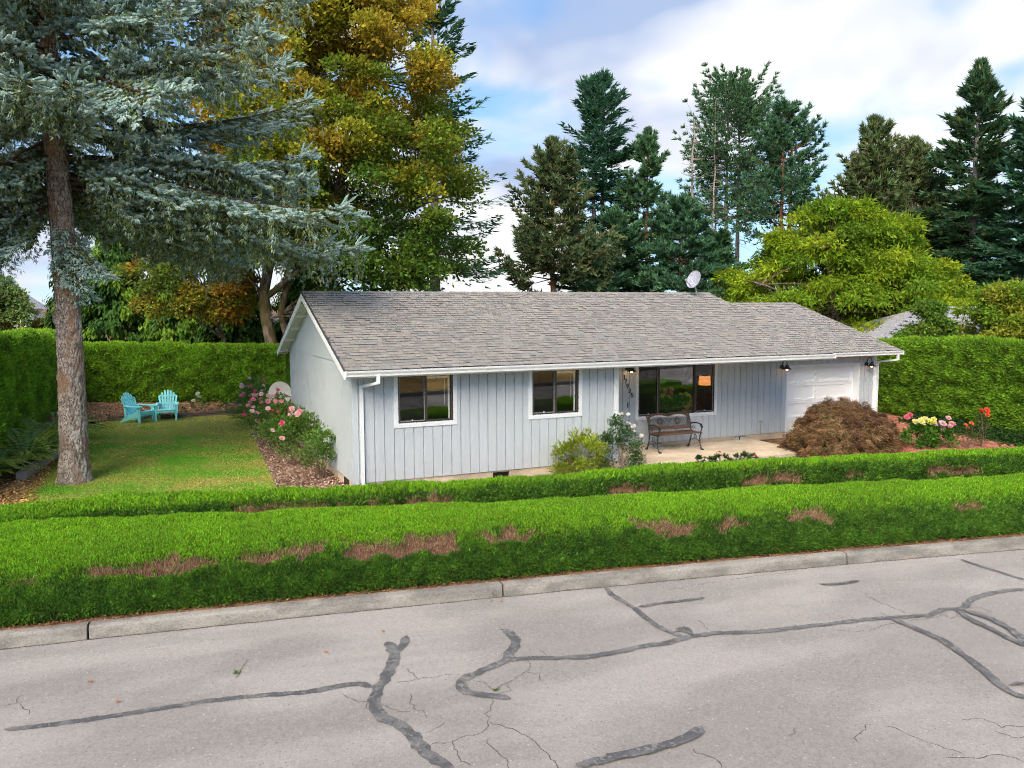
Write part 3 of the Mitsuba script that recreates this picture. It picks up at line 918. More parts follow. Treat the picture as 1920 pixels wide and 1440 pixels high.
# rake boards on the left gable, fascia along the eaves
for p, q in (((EL - .022, YE - .01, 2.475), (RL - .022, YR, ZR - .028)), ((EL - .022, RY - YE + .01, 2.475), (RL - .022, YR, ZR - .028))):
    m = bar(p, q, .024, .15)
    add('rake_board', m, 'm_white', house)
    add('drip_edge', bar(np.array(p) + [-.006, 0, .024], np.array(q) + [-.006, 0, .024], .03, .022), 'm_dripedge', house)
add('fascia', box(EL + .004, ER - .02, YE + .005, YE + .03, 2.34, 2.385), 'm_white', house)
add('rake_board', bar((ER - .004, YE - .005, 2.478), (RR - .004, YR, ZR - .022), .02, .15), 'm_white', house)
add('fascia', box(11.3, GXR - .02, GYE + .005, GYE + .03, 2.25, 2.29), 'm_white', house)
# soffits: boxed eave, and the sloping underside of the gable overhang with its lookouts
add('soffit', cat(box(EL + .02, LX - .02, YE + .03, -.03, 2.445, 2.46), box(LX - .02, 11.9, YE + .03, JOG - .01, 2.445, 2.46), box(11.9, GXR - .03, GYE + .03, JOG - .01, 2.29, 2.30)), 'm_soffit', house)
for s in (0, 1):
    for y in (-.1, .75, 1.6, 2.45, 3.2):
        yy = y if s == 0 else RY - y
        z = zroof(y) - .105
        add('lookout', box(EL + .004, -.03, yy - .02, yy + .02, z - .09, z), 'm_soffit', house)
us = slab([(EL + .003, YE, 2.395), (-.0, YE, 2.395), (-.0, YR, ZR - .105), (RL + .003, YR, ZR - .105)], .012)
ur = us.copy()
ur.vertices[:, 1] = RY - ur.vertices[:, 1]
ur.invert()
add('soffit', cat(us, ur), 'm_soffit', house)

# K-profile gutters
GP = [(0.0, .0), (-.062, .0), (-.075, .012), (-.080, .045), (-.105, .085), (-.112, .120), (-.100, .120), (-.096, .09), (-.07, .05), (-.06, .015), (-.004, .015), (-.004, .112), (0, .112)]


def gutter(x0, x1, y, z):
    from shapely.geometry import Polygon
    m = trimesh.creation.extrude_polygon(Polygon(GP), x1 - x0, engine='earcut')
    v = np.asarray(m.vertices)
    m.vertices = np.c_[v[:, 2] + x0, v[:, 0] + y, v[:, 1] + z]
    caps = cat(box(x0 - .004, x0 + .002, y - .106, y, z + .002, z + .118), box(x1 - .002, x1 + .004, y - .106, y, z + .002, z + .118))
    m.invert()
    return cat(m, caps)


add('gutter', gutter(EL + .002, ER + .01, YE + .003, 2.365), 'm_gutter', house)
add('gutter', gutter(11.45, GXR + .01, GYE + .003, 2.258), 'm_gutter', house)


def downpipe(path, w=.066, d=.05):
    """A rectangular pipe along a polyline in one vertical plane."""
    out = []
    for a, b in zip(path[:-1], path[1:]):
        a, b = np.array(a, float), np.array(b, float)
        t = nrm(b - a)
        u = nrm(np.cross(t, [0, 0, 1.0])) if abs(t[2]) < .9 else np.array([1.0, 0, 0])
        s = np.cross(t, u)
        a, b = a - t * .012, b + t * .012
        out.append(trimesh.convex.convex_hull(np.array([p + u * i * w / 2 + s * j * d / 2 for p in (a, b) for i in (-1, 1) for j in (-1, 1)])))
    return cat(*out)


add('downspout', downpipe([(.36, YE - .05, 2.375), (.36, YE - .05, 2.24), (.16, -.045, 2.13), (.16, -.045, 1.2), (.16, -.045, .12)]), 'm_trim', house)
add('downspout', downpipe([(GXR - .15, GYE - .04, 2.27), (GXR - .15, GYE - .04, 2.12), (RX + .02, JOG - .045, 2.03), (RX + .02, JOG - .045, .1)]), 'm_trim', house)


def frame_box(x0, x1, z0, z1, y0, y1, w, wb=None, wt=None):
    wb = w if wb is None else wb
    wt = w if wt is None else wt
    out = [box(x0, x0 + w, y0, y1, z0, z1), box(x1 - w, x1, y0, y1, z0, z1), box(x0 + w, x1 - w, y0, y1, z0, z0 + wb)]
    if wt:
        out.append(box(x0 + w, x1 - w, y0, y1, z1 - wt, z1))
    return out


bsdf('m_screen', {'type': 'mask', 'opacity': 0.42, 'bsdf': {'type': 'twosided', 'bsdf': {'type': 'diffuse', 'reflectance': rgb(.02, .02, .02)}}})
bsdf('m_alu', {'type': 'principled', 'base_color': rgb(.32, .33, .34), 'roughness': .4, 'specular': .5})


def window(h, y, mull, screens, key='window'):
    x0, x1, z0, z1 = h
    w = thing(house + '__' + key)
    for m in ([cbox(x0, x0 + .088, y - .024, y + .02, z0, ST, .003), cbox(x1 - .088, x1, y - .024, y + .02, z0, ST, .003), cbox(x0 + .088, x1 - .088, y - .026, y + .02, z0, z0 + .092, .003)]):
        add('trim', m, 'm_trim', w)
    a, b, c, d = x0 + .088, x1 - .088, z0 + .092, z1 - .03
    add('frame', cat(*frame_box(a, b, c, d, y - .012, y + .07, .032)), 'm_bronze', w)
    xs = [a + .032] + [a + .032 + f * (b - a - .064) for f in mull] + [b - .032]
    for k in range(1, len(xs) - 1):
        add('mullion', box(xs[k] - .026, xs[k] + .026, y - .008, y + .06, c + .032, d - .032), 'm_bronze', w)
    for k in range(len(xs) - 1):
        l = xs[k] + (.026 if k else 0)
        q = xs[k + 1] - (.026 if k < len(xs) - 2 else 0)
        zz = (c + .032, d - .032)
        add('pane', trimesh.Trimesh([[l, y + .035, zz[0]], [q, y + .035, zz[0]], [q, y + .035, zz[1]], [l, y + .035, zz[1]]], [[0, 1, 2], [0, 2, 3]], process=False), 'm_glass', w)
        if k in screens:
            add('screen', trimesh.Trimesh([[l, y + .012, zz[0]], [q, y + .012, zz[0]], [q, y + .012, zz[1]], [l, y + .012, zz[1]]], [[0, 1, 2], [0, 2, 3]], process=False), 'm_screen', w)
            add('sash', cat(*frame_box(l, q, zz[0], zz[1], y + .004, y + .020, .011)), 'm_alu', w)
            add('latch', cbox((l + q) / 2 - .012, (l + q) / 2 + .012, y - .012, y + .004, zz[0] + .004, zz[0] + .03, .003), 'm_white', w)
    return w


w1 = window(WIN1, 0.0, [.5], [0])
w2 = window(WIN2, 0.0, [.5], [0])
wb = window(WINB, JOG, [.255, .75], [0, 2])
for w, h in ((w1, WIN1), (w2, WIN2)):
    m = (h[0] + h[1]) / 2
    add('blind', cat(box(m + .05, h[1] - .13, .075, .10, 2.225, 2.262), box(h[1] - .16, h[1] - .135, .075, .10, 1.385, 2.225)), 'm_trim', w)
    add('blind_cord', tube([(h[1] - .24, .072, 2.22), (h[1] - .24, .072, 1.68)], .004, 5), 'm_trim', w)
# rooms behind the panes
for x0, x1, y0, y1 in ((.15, 5.87, .145, 3.4), (6.05, 11.0, JOG + .145, 5.6)):
    m = box(x0, x1, y0, y1, .12, 2.42)
    f = np.asarray(m.faces)
    n = m.face_normals
    m = trimesh.Trimesh(m.vertices, f[n[:, 1] > -.5][:, ::-1], process=False)
    add('room', m, 'm_room', house)

# garage door: sections with raised panels
gd = thing(house + '__garage_door')
gx0, gx1, gz0, gz1 = GAR[0] + .055, GAR[1] - .075, .04, GAR[3] - .06
dy = JOG + .17
for m in (cbox(GAR[0], GAR[0] + .055, JOG - .022, dy + .06, .03, GAR[3], .003), cbox(GAR[1] - .075, GAR[1], JOG - .022, dy + .06, .03, GAR[3], .003), cbox(GAR[0] + .055, GAR[1] - .075, JOG - .022, dy + .06, GAR[3] - .06, GAR[3], .003)):
    add('trim', m, 'm_trim', gd)
rows = np.linspace(gz0, gz1, 5)
xm = gx0 + .455 * (gx1 - gx0)
for i in range(4):
    s = add('section', box(gx0, gx1, dy + .012, dy + .05, rows[i] + .003, rows[i + 1] - .003), 'm_white', gd)
    for a, b in ((gx0, xm), (xm, gx1)):
        add('panel', cbox(a + .055, b - .055, dy + .018, dy + .03, rows[i] + .07, rows[i + 1] - .07, .004), 'm_white', gd)
    for q in ((gx0, gx1, rows[i] + .003, rows[i] + .068), (gx0, gx1, rows[i + 1] - .068, rows[i + 1] - .003), (gx0, gx0 + .05, rows[i] + .068, rows[i + 1] - .068), (xm - .05, xm - .003, rows[i] + .068, rows[i + 1] - .068), (xm + .003, xm + .05, rows[i] + .068, rows[i + 1] - .068), (gx1 - .05, gx1, rows[i] + .068, rows[i + 1] - .068)):
        add('rail', box(q[0], q[1], dy - .014, dy + .012, q[2], q[3]), 'm_white', gd)

# house number and bell plate on the recessed wall
for ch, px, pz in zip('17925', (7.165, 7.205, 7.26, 7.32, 7.395), (1.855, 1.75, 1.63, 1.505, 1.395)):
    m = meshkit.text_mesh(ch, .115, .012)
    v = np.asarray(m.vertices)
    m.vertices = np.c_[v[:, 0] + px, JOG - .008 - v[:, 2], v[:, 1] + pz]
    m.invert()
    add('house_number', m, 'm_black', house)
add('bell_plate', cbox(7.305, 7.335, JOG - .022, JOG - .004, 1.15, 1.27, .003), 'm_black', house)
add('hose_tap', cat(cbox(11.50, 11.56, JOG - .06, JOG - .004, .52, .56, .006), tube([(11.53, JOG - .03, .52), (11.53, JOG - .03, .18)], .012, 6)), 'm_alu', house)

# ---------------------------------------------------------------- clipped hedges
def hedge(key, spine, section, h, lump, nblade, size, cols, seed, patches=(), patch_z=(0, 0), ds=.12, lab=None, cat_='hedge', top_lit=0.0, upright=.5, weight=None, brown=None, depth=.045, nu=34, fine=(.05, 8.0), shag=1.0):
    """A clipped hedge: a lumpy woody body following a ground line, covered by short leafy sprays.
    section(s, h) gives the outline (offset to the left of the line, height) as two arrays."""
    r = rng(seed)
    sp = np.asarray(spine, float)
    d = np.r_[0, np.cumsum(np.linalg.norm(np.diff(sp, axis=0), axis=1))]
    s = np.linspace(0, d[-1], int(d[-1] / ds) + 2)
    p = np.c_[np.interp(s, d, sp[:, 0]), np.interp(s, d, sp[:, 1])]
    t = nrm(np.gradient(p, axis=0))
    nn = np.c_[-t[:, 1], t[:, 0]]
    rows = []
    for i in range(len(s)):
        o, z = section(s[i] / d[-1], p[i])
        e = np.r_[0, np.cumsum(np.hypot(np.diff(o), np.diff(z)))]
        q = np.linspace(0, e[-1], nu)
        o, z = np.interp(q, e, o), np.interp(q, e, z)
        rows.append(np.c_[p[i] + nn[i] * np.asarray(o)[:, None], z])
    Gd = np.array(rows)
    du = nrm(np.gradient(Gd, axis=1))
    dv = nrm(np.gradient(Gd, axis=0))
    Nn = nrm(np.cross(dv, du))
    mid = Gd.mean(1, keepdims=True)
    Nn *= np.sign(((Gd - mid) * Nn).sum(-1, keepdims=True).mean())
    w = meshkit.fbm(Gd * lump[1], 3, seed) - .5 + .5 * (meshkit.fbm(Gd * lump[1] * .33, 2, seed + 5) - .5)
    w2 = meshkit.fbm(Gd * fine[1], 2, seed + 3) - .5
    keep = np.clip((Gd[..., 2] - Gd[..., 2].min()) / .2, .2, 1)
    hole = np.zeros(Gd.shape[:2])
    for (xa, xb, za, zb) in patches:
        x, z = Gd[..., 0] + .45 * (meshkit.fbm(Gd * 4, 3, 3) - .5), Gd[..., 2] + .34 * (meshkit.fbm(Gd * 4.5, 3, 4) - .5)
        q = np.clip(np.minimum(x - xa, xb - x) / .10, 0, 1) * np.clip(np.minimum(z - za, zb - z) / .05, 0, 1)
        front = np.arange(Gd.shape[1])[None, :] < Gd.shape[1] * .5
        hole = np.maximum(hole, q * front)
    Gd = Gd + Nn * (lump[0] * w * keep + fine[0] * w2 * keep - .09 * hole)[..., None]
    a, b = Gd.shape[:2]
    i, j = np.meshgrid(np.arange(a - 1), np.arange(b - 1), indexing='ij')
    k = (i * b + j).ravel()
    f = np.vstack([np.c_[k, k + b, k + b + 1], np.c_[k, k + b + 1, k + 1]])
    V = Gd.reshape(-1, 3)
    Nv = Nn.reshape(-1, 3)
    body_c = np.tile(np.array(cols['leaf']), (len(V), 1)) * np.exp(r.normal(0, .25, (len(V), 1)))
    hv = hole.ravel()[:, None]
    body_c = body_c * (1 - hv) + np.array([.30, .18, .13]) * hv
    add('branches', (V - Nv * depth, f), 'm_dull', key, smooth=True, color=np.clip(body_c, .002, 1))
    # leafy sprays
    A0, B0, C0 = V[f[:, 0]], V[f[:, 1]], V[f[:, 2]]
    area = np.linalg.norm(np.cross(B0 - A0, C0 - A0), axis=1) / 2
    ctr = (A0 + B0 + C0) / 3
    wt = area * (weight(ctr, Nv[f[:, 0]]) if weight is not None else 1)
    L = Leaves()
    pick = r.choice(len(f), nblade, p=wt / wt.sum())
    u, v = r.random((2, nblade))
    fl = u + v > 1
    u[fl], v[fl] = 1 - u[fl], 1 - v[fl]
    P = A0[pick] + (B0 - A0)[pick] * u[:, None] + (C0 - A0)[pick] * v[:, None]
    N = Nv[f[pick, 0]]
    H = hv[f[pick, 0], 0] + hv[f[pick, 1], 0] * .5
    isb = H > .20 + .75 * r.random(nblade)
    up = np.array([0, 0, 1.0])
    A = N * r.uniform(.5, 1.1, (nblade, 1)) + up * upright + ball(r, nblade) * .62 * shag
    A[isb] = N[isb] * .55 + up * .9 + ball(r, isb.sum()) * .45
    cl = meshkit.fbm(P * fine[1], 2, seed + 3)[:, None]
    cl2 = meshkit.fbm(P * 1.1, 3, seed + 12)[:, None]
    m = np.clip((.6 * cl + .4 * cl2 - .36) / .26, 0, 1)
    C = np.array(cols['old']) * (1 - m) + np.array(cols['leaf']) * m
    if top_lit:
        # upward-facing sprays take a brighter new-growth colour: light from above painted in
        up_lit = (N[:, 2] + .35 * (cl[:, 0] - .5) + .25 * r.normal(0, .5, nblade)) > .84
        lit_mix = np.clip(1.25 - 1.5 * np.abs(meshkit.fbm(P * .8, 3, seed + 21) - .5) - .5 * cl[:, 0], .35, 1)[:, None][up_lit] * top_lit
        C[up_lit] = C[up_lit] * (1 - lit_mix) + np.array(cols['lit_new']) * lit_mix
    C = C * np.exp(r.normal(0, .24, (nblade, 1))) * np.exp(r.normal(0, .07, (nblade, 3)))
    dead = r.random(nblade) < .018
    C[dead] = np.array([.22, .12, .05])
    bc = np.array([(.36, .205, .14), (.46, .295, .205), (.24, .135, .09), (.56, .40, .29)])
    C[isb] = bc[r.integers(0, 4, isb.sum())] * np.exp(r.normal(0, .2, (isb.sum(), 1)))
    ln = size[0] * r.uniform(.55, 1.35, nblade)
    wd = size[1] * r.uniform(.7, 1.2, nblade)
    wd[isb] *= .45
    ln[isb] *= 1.1
    L.blades(P - N * depth * .6, A, ball(r, nblade) * .7 + N * .5, ln + depth * .6, wd, C, fold=.15, wide=.5)
    mm, c = L.build()
    add('foliage', mm, 'm_leaf', key, color=c)
    return key


YEW = {'old': (.070, .165, .032), 'leaf': (.135, .29, .040), 'lit_new': (.29, .56, .030)}  # third tone: new growth with skylight on the hedge top painted in

# front hedge along the kerb
h1 = thing('kerb_hedge', 'wide low clipped hedge directly behind the kerb with brown dead patches along its front edge', 'hedge')
xs = np.linspace(-9.5, 15.5, 120)
sp1 = offset_line(xs, 0.0)


def sec1(t, p):
    h = np.interp(p[0], [-9, -5.4, 0, 9, 15], [.80, .78, .77, .74, .72])
    w = np.interp(p[0], [-9, -5.4, -1.2, 4, 10, 15], [2.9, 2.75, 2.15, 1.85, 1.72, 1.7])
    f = np.interp(p[0], [-9, -5, 0, 4, 9], [1.12, 1.06, .92, .80, .62])
    o = np.r_[.27 + (f - .27) * np.array([.04, -.03, .0, .09, .22, .38, .60, .86]), f + .04, f + .18, f + .4, f + .7, .7 * w + .3 * f, w - .25, w, w + .06, w + .0]
    z = .15 + np.array([0, .09, .20, .32, .43, .51, .57, .615, .64, .65, .655, .65, .65, .645, .58, .35, .0]) * (h - .14) / .64
    return o, z


P1 = [(-5.9, -4.9, .54, .61), (-4.5, -2.95, .54, .69), (-2.9, -1.75, .54, .69), (-1.62, -.02, .51, .69), (.15, 1.1, .55, .66), (2.3, 3.3, .55, .67), (3.46, 4.1, .54, .64), (4.68, 5.45, .53, .68), (7.45, 8.05, .53, .66), (5.9, 6.15, .32, .42)]
hedge(h1, sp1, sec1, .8, (.13, 2.1), 340000, (.042, .017), YEW, 101, P1, top_lit=.85, upright=.45, ds=.05, nu=72, fine=(.060, 8.5), shag=.85,
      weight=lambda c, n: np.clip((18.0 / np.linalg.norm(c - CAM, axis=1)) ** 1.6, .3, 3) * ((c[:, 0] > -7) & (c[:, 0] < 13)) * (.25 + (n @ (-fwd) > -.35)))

# second hedge nearer the house
h2 = thing('house_hedge', 'second low clipped hedge between the kerb hedge and the house with brown twiggy patches', 'hedge')
y2 = lambda x: np.interp(x, [-9, -6.5, -4.4, -2.4, -.8, 2.2, 5.6, 9.2, 12, 15, 18], [-2.2, -2.05, -1.75, -2.05, -2.62, -2.98, -3.38, -4.18, -4.9, -5.75, -6.7])
xs = np.linspace(-8.5, 17.5, 130)
sp2 = np.c_[xs, y2(xs) - .42]


def sec2(t, p):
    h = np.interp(p[0], [-9, -4.5, -2.8, 0, 16], [.60, .60, .62, .64, .70])
    w = np.interp(p[0], [-9, -4.5, -2.6, 1, 16], [1.25, 1.2, .85, .75, .82])
    o = np.array([.02, -.03, -.01, .03, .08, .16, .28, .5 * w, w - .12, w - .02, w + .02, w]) + .0
    z = .03 + np.array([0, .16, .32, .46, .56, .62, .65, .66, .63, .54, .3, 0]) * h / .66
    return o, z


P2 = [(-2.6, -1.1, .30, .54), (-1.0, -.3, .30, .55), (-.25, .9, .32, .56), (3.65, 4.55, .30, .52), (6.25, 6.95, .32, .56), (6.98, 7.6, .32, .56), (8.3, 8.9, .34, .52), (10.1, 11.3, .32, .52)]
hedge(h2, sp2, sec2, .65, (.13, 1.9), 110000, (.066, .026), YEW, 102, P2, top_lit=.85, upright=.5, ds=.06, nu=48, fine=(.10, 6.5),
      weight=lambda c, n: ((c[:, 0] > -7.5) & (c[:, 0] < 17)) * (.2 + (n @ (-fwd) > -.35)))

ARB = {'old': (.135, .265, .032), 'leaf': (.255, .46, .044), 'lit_new': (.34, .56, .036)}  # top tone again carries painted skylight


def sec_tall(h0, h1, w):
    def f(t, p):
        h = h0 + (h1 - h0) * t
        o = np.array([.06, -.03, -.02, .0, .03, .05, .09, .2, .5 * w, w - .2, w, w])
        z = np.array([.02, .18, .38, .58, .76, .88, .96, 1.0, 1.01, .98, .5, 0]) * h
        return o, z
    return f


h3 = thing('rear_hedge', 'dark green clipped hedge across the back of the lawn behind the blue chairs', 'hedge')
hedge(h3, [(-7.2, 20.3), (-5.37, 19.4), (.44, 16.55), (1.3, 16.1)], sec_tall(2.2, 2.12, 1.2), 2.2, (.24, 1.1), 40000, (.125, .055), ARB, 103, top_lit=.35, upright=.35, ds=.07, nu=52, fine=(.20, 3.6), weight=lambda c, n: .15 + (n @ (-fwd) > -.2))
h4 = thing('left_hedge', 'tall bright green hedge along the left edge of the lawn above the ferns', 'hedge')
hedge(h4, [(-6.35, 19.6), (-6.45, 15.5), (-6.75, 8.5), (-7.0, 4.5), (-7.25, 1.5)][::-1], lambda t, p: (lambda o, z: (o, z))(np.array([.06, -.03, -.02, .0, .03, .05, .09, .2, .5, .8, 1.0, 1.0]) * 1.0, np.array([.02, .18, .38, .58, .76, .88, .96, 1.0, 1.01, .98, .5, 0]) * (3.12 - .42 * t)), 3, (.32, .9), 78000, (.13, .050), {**ARB, 'leaf': (.30, .54, .050), 'old': (.16, .32, .04)}, 104, top_lit=.6, upright=.85, ds=.08, nu=56, fine=(.20, 3.4),
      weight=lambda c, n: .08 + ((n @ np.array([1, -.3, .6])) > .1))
h5 = thing('right_hedge', 'tall clipped hedge beyond the brick driveway at the right edge', 'hedge')
hedge(h5, [(16.6, -6.0), (17.62, -1.8), (18.45, 2.2), (19.6, 7.0)], lambda t, p: (-np.array([.06, -.03, -.02, .0, .03, .05, .09, .2, .5, .8, 1.0, 1.0]), np.array([.02, .18, .38, .58, .76, .88, .96, 1.0, 1.01, .98, .5, 0]) * (2.86 - .50 * t)), 2.7, (.24, 1.2), 80000, (.105, .045), ARB, 105, top_lit=.6, upright=.35, ds=.06, nu=60, fine=(.20, 3.8),
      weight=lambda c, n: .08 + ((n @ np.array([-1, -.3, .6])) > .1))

# ivy along the foot of the right hedge
L = Leaves()
r = rng(41)
n = 9000
t = r.random(n)
P = np.c_[np.interp(t, [0, 1], [16.9, 18.6]), np.interp(t, [0, 1], [-4.4, 2.6]), np.zeros(n)]
P[:, 0] -= np.abs(r.normal(0, .38, n))
P[:, 2] = .04 + .30 * np.clip(1 - (17.6 - P[:, 0] + .22 * (P[:, 1] + 1.8)) / 1.0, .1, 1) * r.random(n)
L.blades(P, ball(r, n) * .8 + [-.4, -.3, .2], np.c_[r.normal(-.3, .5, (n, 2)), np.ones(n)], .085, .075, vary((.045, .10, .028), r, n), fold=.1)
m, c = L.build()
key = add('ivy', m, 'm_leaf', color=c)
labels[key] = {'kind': 'stuff', 'label': 'low ivy spreading from the foot of the right hedge onto the driveway edge', 'category': 'ivy'}


# ---------------------------------------------------------------- shrubs and flowers
def blossom(r, size, col, layers=3, inner=None):
    """A many-petalled bloom facing up, at the origin."""
    L = Leaves()
    for k in range(layers):
        m = 7 if k == 0 else 6
        a = np.arange(m) * 2 * np.pi / m + k * .5 + r.normal(0, .12, m)
        e = (.25, .9, 1.9)[k] + r.normal(0, .1, m)
        A = np.c_[np.cos(a), np.sin(a), e]
        c = np.array(col) if k < 2 or inner is None else np.array(inner)
        L.blades(np.zeros((m, 3)), A, np.c_[-np.cos(a) * e, -np.sin(a) * e, np.ones(m)], size * (.55, .5, .42)[k], size * .42, vary(c, r, m, .10, .04), fold=-.25, wide=.62)
    return L.build()


def shrub(key, base, size, ncl, nleaf, leaf, col, seed, up=.5, stems=7, spread=.35, low=.25, shape=1.0, dens=None, bs='m_leaf', hue=.10):
    """Stems and clustered leaves filling an uneven dome; returns the cluster centres."""
    r = rng(seed)
    base = np.array(base, float)
    sx, sy, sz = size
    c = ball(r, ncl)
    c[:, 2] = np.abs(c[:, 2])
    rad = r.uniform(.45, 1.0, (ncl, 1)) ** .5
    c = c * rad
    c = base + np.c_[c[:, 0] * sx, c[:, 1] * sy, low * sz + c[:, 2] * sz * (1 - low)]
    ms = []
    for k in range(stems):
        e = c[r.integers(0, ncl)]
        b = base + np.r_[r.normal(0, sx * .12), r.normal(0, sy * .12), 0]
        ms.append(tube(arc(b, (b * .4 + e * .6) * [1, 1, .8] + [0, 0, .05], e, 6), np.linspace(.012, .004, 6), 5))
    add('stems', cat(*ms), 'm_twig', key)
    L = Leaves()
    w = r.integers(0, ncl, nleaf)
    off = ball(r, nleaf) * r.random((nleaf, 1)) ** .4 * spread * min(sx, sz) * r.uniform(.6, 1.2, (ncl, 1))[w]
    off[:, 2] *= .8
    P = c[w] + off
    P[:, 2] = np.maximum(P[:, 2], base[2] + .04)
    out = nrm(P - (base + [0, 0, sz * .35]))
    A = nrm(off) * .6 + out * .5 + ball(r, nleaf) * .5 + [0, 0, up * .6]
    N = ball(r, nleaf) * .6 + [0, 0, .9]
    C = vary(col, r, nleaf, .22, hue) * np.exp(r.normal(0, .20, (ncl, 1)))[w]
    L.blades(P, A, N, leaf[0] * r.uniform(.6, 1.3, nleaf), leaf[1] * r.uniform(.7, 1.2, nleaf), C, fold=.15)
    m, cc = L.build()
    add('leaves', m, bs, key, color=cc)
    return c, r


def bloom_at(key, P, size, col, r, name='flower', inner=None, face=None):
    m, c = blossom(r, size, col, 3, inner)
    v = np.array(m[0])
    t = np.array(face if face is not None else [0, -.5, .8]) + r.normal(0, .25, 3)
    t = t / np.linalg.norm(t)
    x = nrm(np.cross([0, 1, .1], t))
    y = np.cross(t, x)
    v = v[:, :1] * x + v[:, 1:2] * y + v[:, 2:] * t + np.asarray(P)
    add(name, (v, m[1]), 'm_petal', key, color=c)


# pink roses along the left wall of the house
PINK = [(.84, .30, .42), (.86, .40, .50), (.88, .55, .60), (.88, .68, .70), (.80, .15, .28)]
rose_spots = [((-.60, 9.75), (.62, .60, 1.45), 1400, 'tall pink rose bush at the far end of the row by the rear house corner', 9),
              ((-.62, 8.1), (.60, .62, 1.30), 1500, 'second pink rose bush from the lawn end of the wall row, crowded with pink blooms', 12),
              ((-.55, 6.5), (.55, .65, 1.35), 1500, 'middle rose bush of the wall row with a cluster of pink blooms against the siding', 12),
              ((-.52, 4.9), (.55, .65, 1.30), 1600, 'rose bush fourth from the back along the wall with loose pink flowers', 9),
              ((-.42, 3.3), (.50, .62, 1.20), 1500, 'rose bush second from the front along the wall with few pink flowers', 5),
              ((-.30, 1.75), (.34, .45, 1.15), 650, 'sparse leggy rose bush at the front corner of the house without flowers', 0)]
for i, ((x, y), sz, nl, lab, nf) in enumerate(rose_spots):
    k = thing('rose_bush', lab, 'rose bush', 'rose bushes along the left house wall')
    c, r = shrub(k, (x, y, .02), sz, 40, int(nl * 1.7), (.072, .048), (.155, .275, .060), 200 + i, stems=11, spread=.40, low=.28)
    top = c[np.argsort(-(c[:, 2] + r.normal(0, .22, len(c)) - .5 * c[:, 0] - .15 * c[:, 1]))]
    for q in range(int(nf * 1.5)):
        P = top[q] + r.normal(0, .08, 3) + [-.10, -.12, .17]
        bloom_at(k, P, r.uniform(.115, .16), PINK[r.integers(0, 5)], r)
k = thing('rear_shrub', 'pale green shrub behind the roses at the rear corner of the house', 'shrub')
shrub(k, (-.35, 11.2, .02), (.8, .6, 1.25), 30, 1500, (.08, .05), (.085, .15, .05), 230)
for (x, y), lab in (((-1.85, 14.9), 'small plant with pale hydrangea heads in the bed behind the timbers'), ((-1.0, 14.6), 'low grey green plant in the rear bed near the timber end'), ((-2.6, 14.6), 'tiny green plant in the rear bed just right of the chairs')):
    k = thing('bed_plant', lab, 'plant')
    big = 'hydrangea' in lab
    c, r = shrub(k, (x, y, .05), (.25, .25, .55 if big else .25), 10, 220, (.07, .04), (.10, .17, .05), 240 + int(-x * 10), stems=4)
    if big:
        for q in range(3):
            bloom_at(k, c[np.argsort(-c[:, 2])[q]] + [0, -.03, .1], .17, (.62, .66, .55), r)

# chartreuse azalea and white rose by the front wall
k = thing('azalea', 'yellow green azalea shrub in front of the wall under the second window', 'shrub')
c, r = shrub(k, (4.80, -.55, .02), (.60, .45, .98), 46, 3000, (.095, .030), (.30, .37, .040), 251, stems=10, spread=.26, low=.15, hue=.14)
k = thing('white_rose_bush', 'dark green rose bush with white flowers at the corner of the patio', 'rose bush')
c, r = shrub(k, (5.75, -.55, .02), (.50, .42, 1.25), 40, 2600, (.058, .038), (.085, .165, .055), 252, stems=9, spread=.38, low=.12)
top = c[np.argsort(-(c[:, 2] + .7 * (c[:, 0] - 5.75)))]
for q in range(13):
    bloom_at(k, top[q] + r.normal(0, .06, 3) + [.10, -.05, .16], r.uniform(.07, .11), (.86, .82, .78), r)

# laceleaf maple mound
k = thing('laceleaf_maple', 'low mounded maple with drooping lacy bronze leaves in front of the garage', 'shrub')
r = rng(260)
bx, by, sx, sy, sz = 12.28, -.55, 1.48, 1.05, 1.16
n = 68000
u = ball(r, n)
u[:, 2] = np.abs(u[:, 2]) ** .85
u = nrm(u)
bump = 1 + .30 * (meshkit.fbm(u * 2.1 + 5, 3, 3)[:, None] - .5) + .34 * (meshkit.fbm(u * [5.5, 5.5, 8.5] + 2, 2, 6)[:, None] - .5)
nt = 2400
u, bump = u[:nt], bump[:nt]
tuft = np.array([bx, by, .06]) + u * [sx, sy, sz] * bump * r.uniform(.86, 1.03, (nt, 1))
w = r.integers(0, nt, n)
out = u[w]
P = tuft[w] + r.normal(0, .028, (n, 3))
A = out * [1, 1, .3] * .6 + np.c_[r.normal(0, .55, (n, 2)), -r.uniform(.1, 1.0, n)]
mixc = meshkit.fbm(tuft * 2.2, 3, 8) + r.normal(0, .10, nt)
colr = np.array([(.19, .115, .08), (.25, .140, .082), (.32, .190, .098), (.22, .165, .075), (.37, .245, .135)])
C = colr[np.clip(((mixc - .28) / .44 * 5).astype(int), 0, 4)][w] * np.exp(r.normal(0, .18, nt))[w][:, None] * np.exp(r.normal(0, .15, (n, 1)))
P[:, 2] = np.maximum(P[:, 2], .05)
L = Leaves()
L.blades(P, A, ball(r, n) * .6 + out, 0.105 * r.uniform(.6, 1.3, n), .019, C, fold=.2)
m, c = L.build()
add('leaves', m, 'm_leaf', k, color=c)
core = trimesh.creation.icosphere(3)
v = np.array(core.vertices)
core.vertices = v * [sx * .74, sy * .74, sz * .74] * (1 + .30 * (meshkit.fbm(v * 2.1 + 5, 3, 3)[:, None] - .5)) + [bx, by, .05]
add('twigs', core, 'm_dull', k, color=np.tile([.15, .10, .07], (len(core.vertices), 1)))
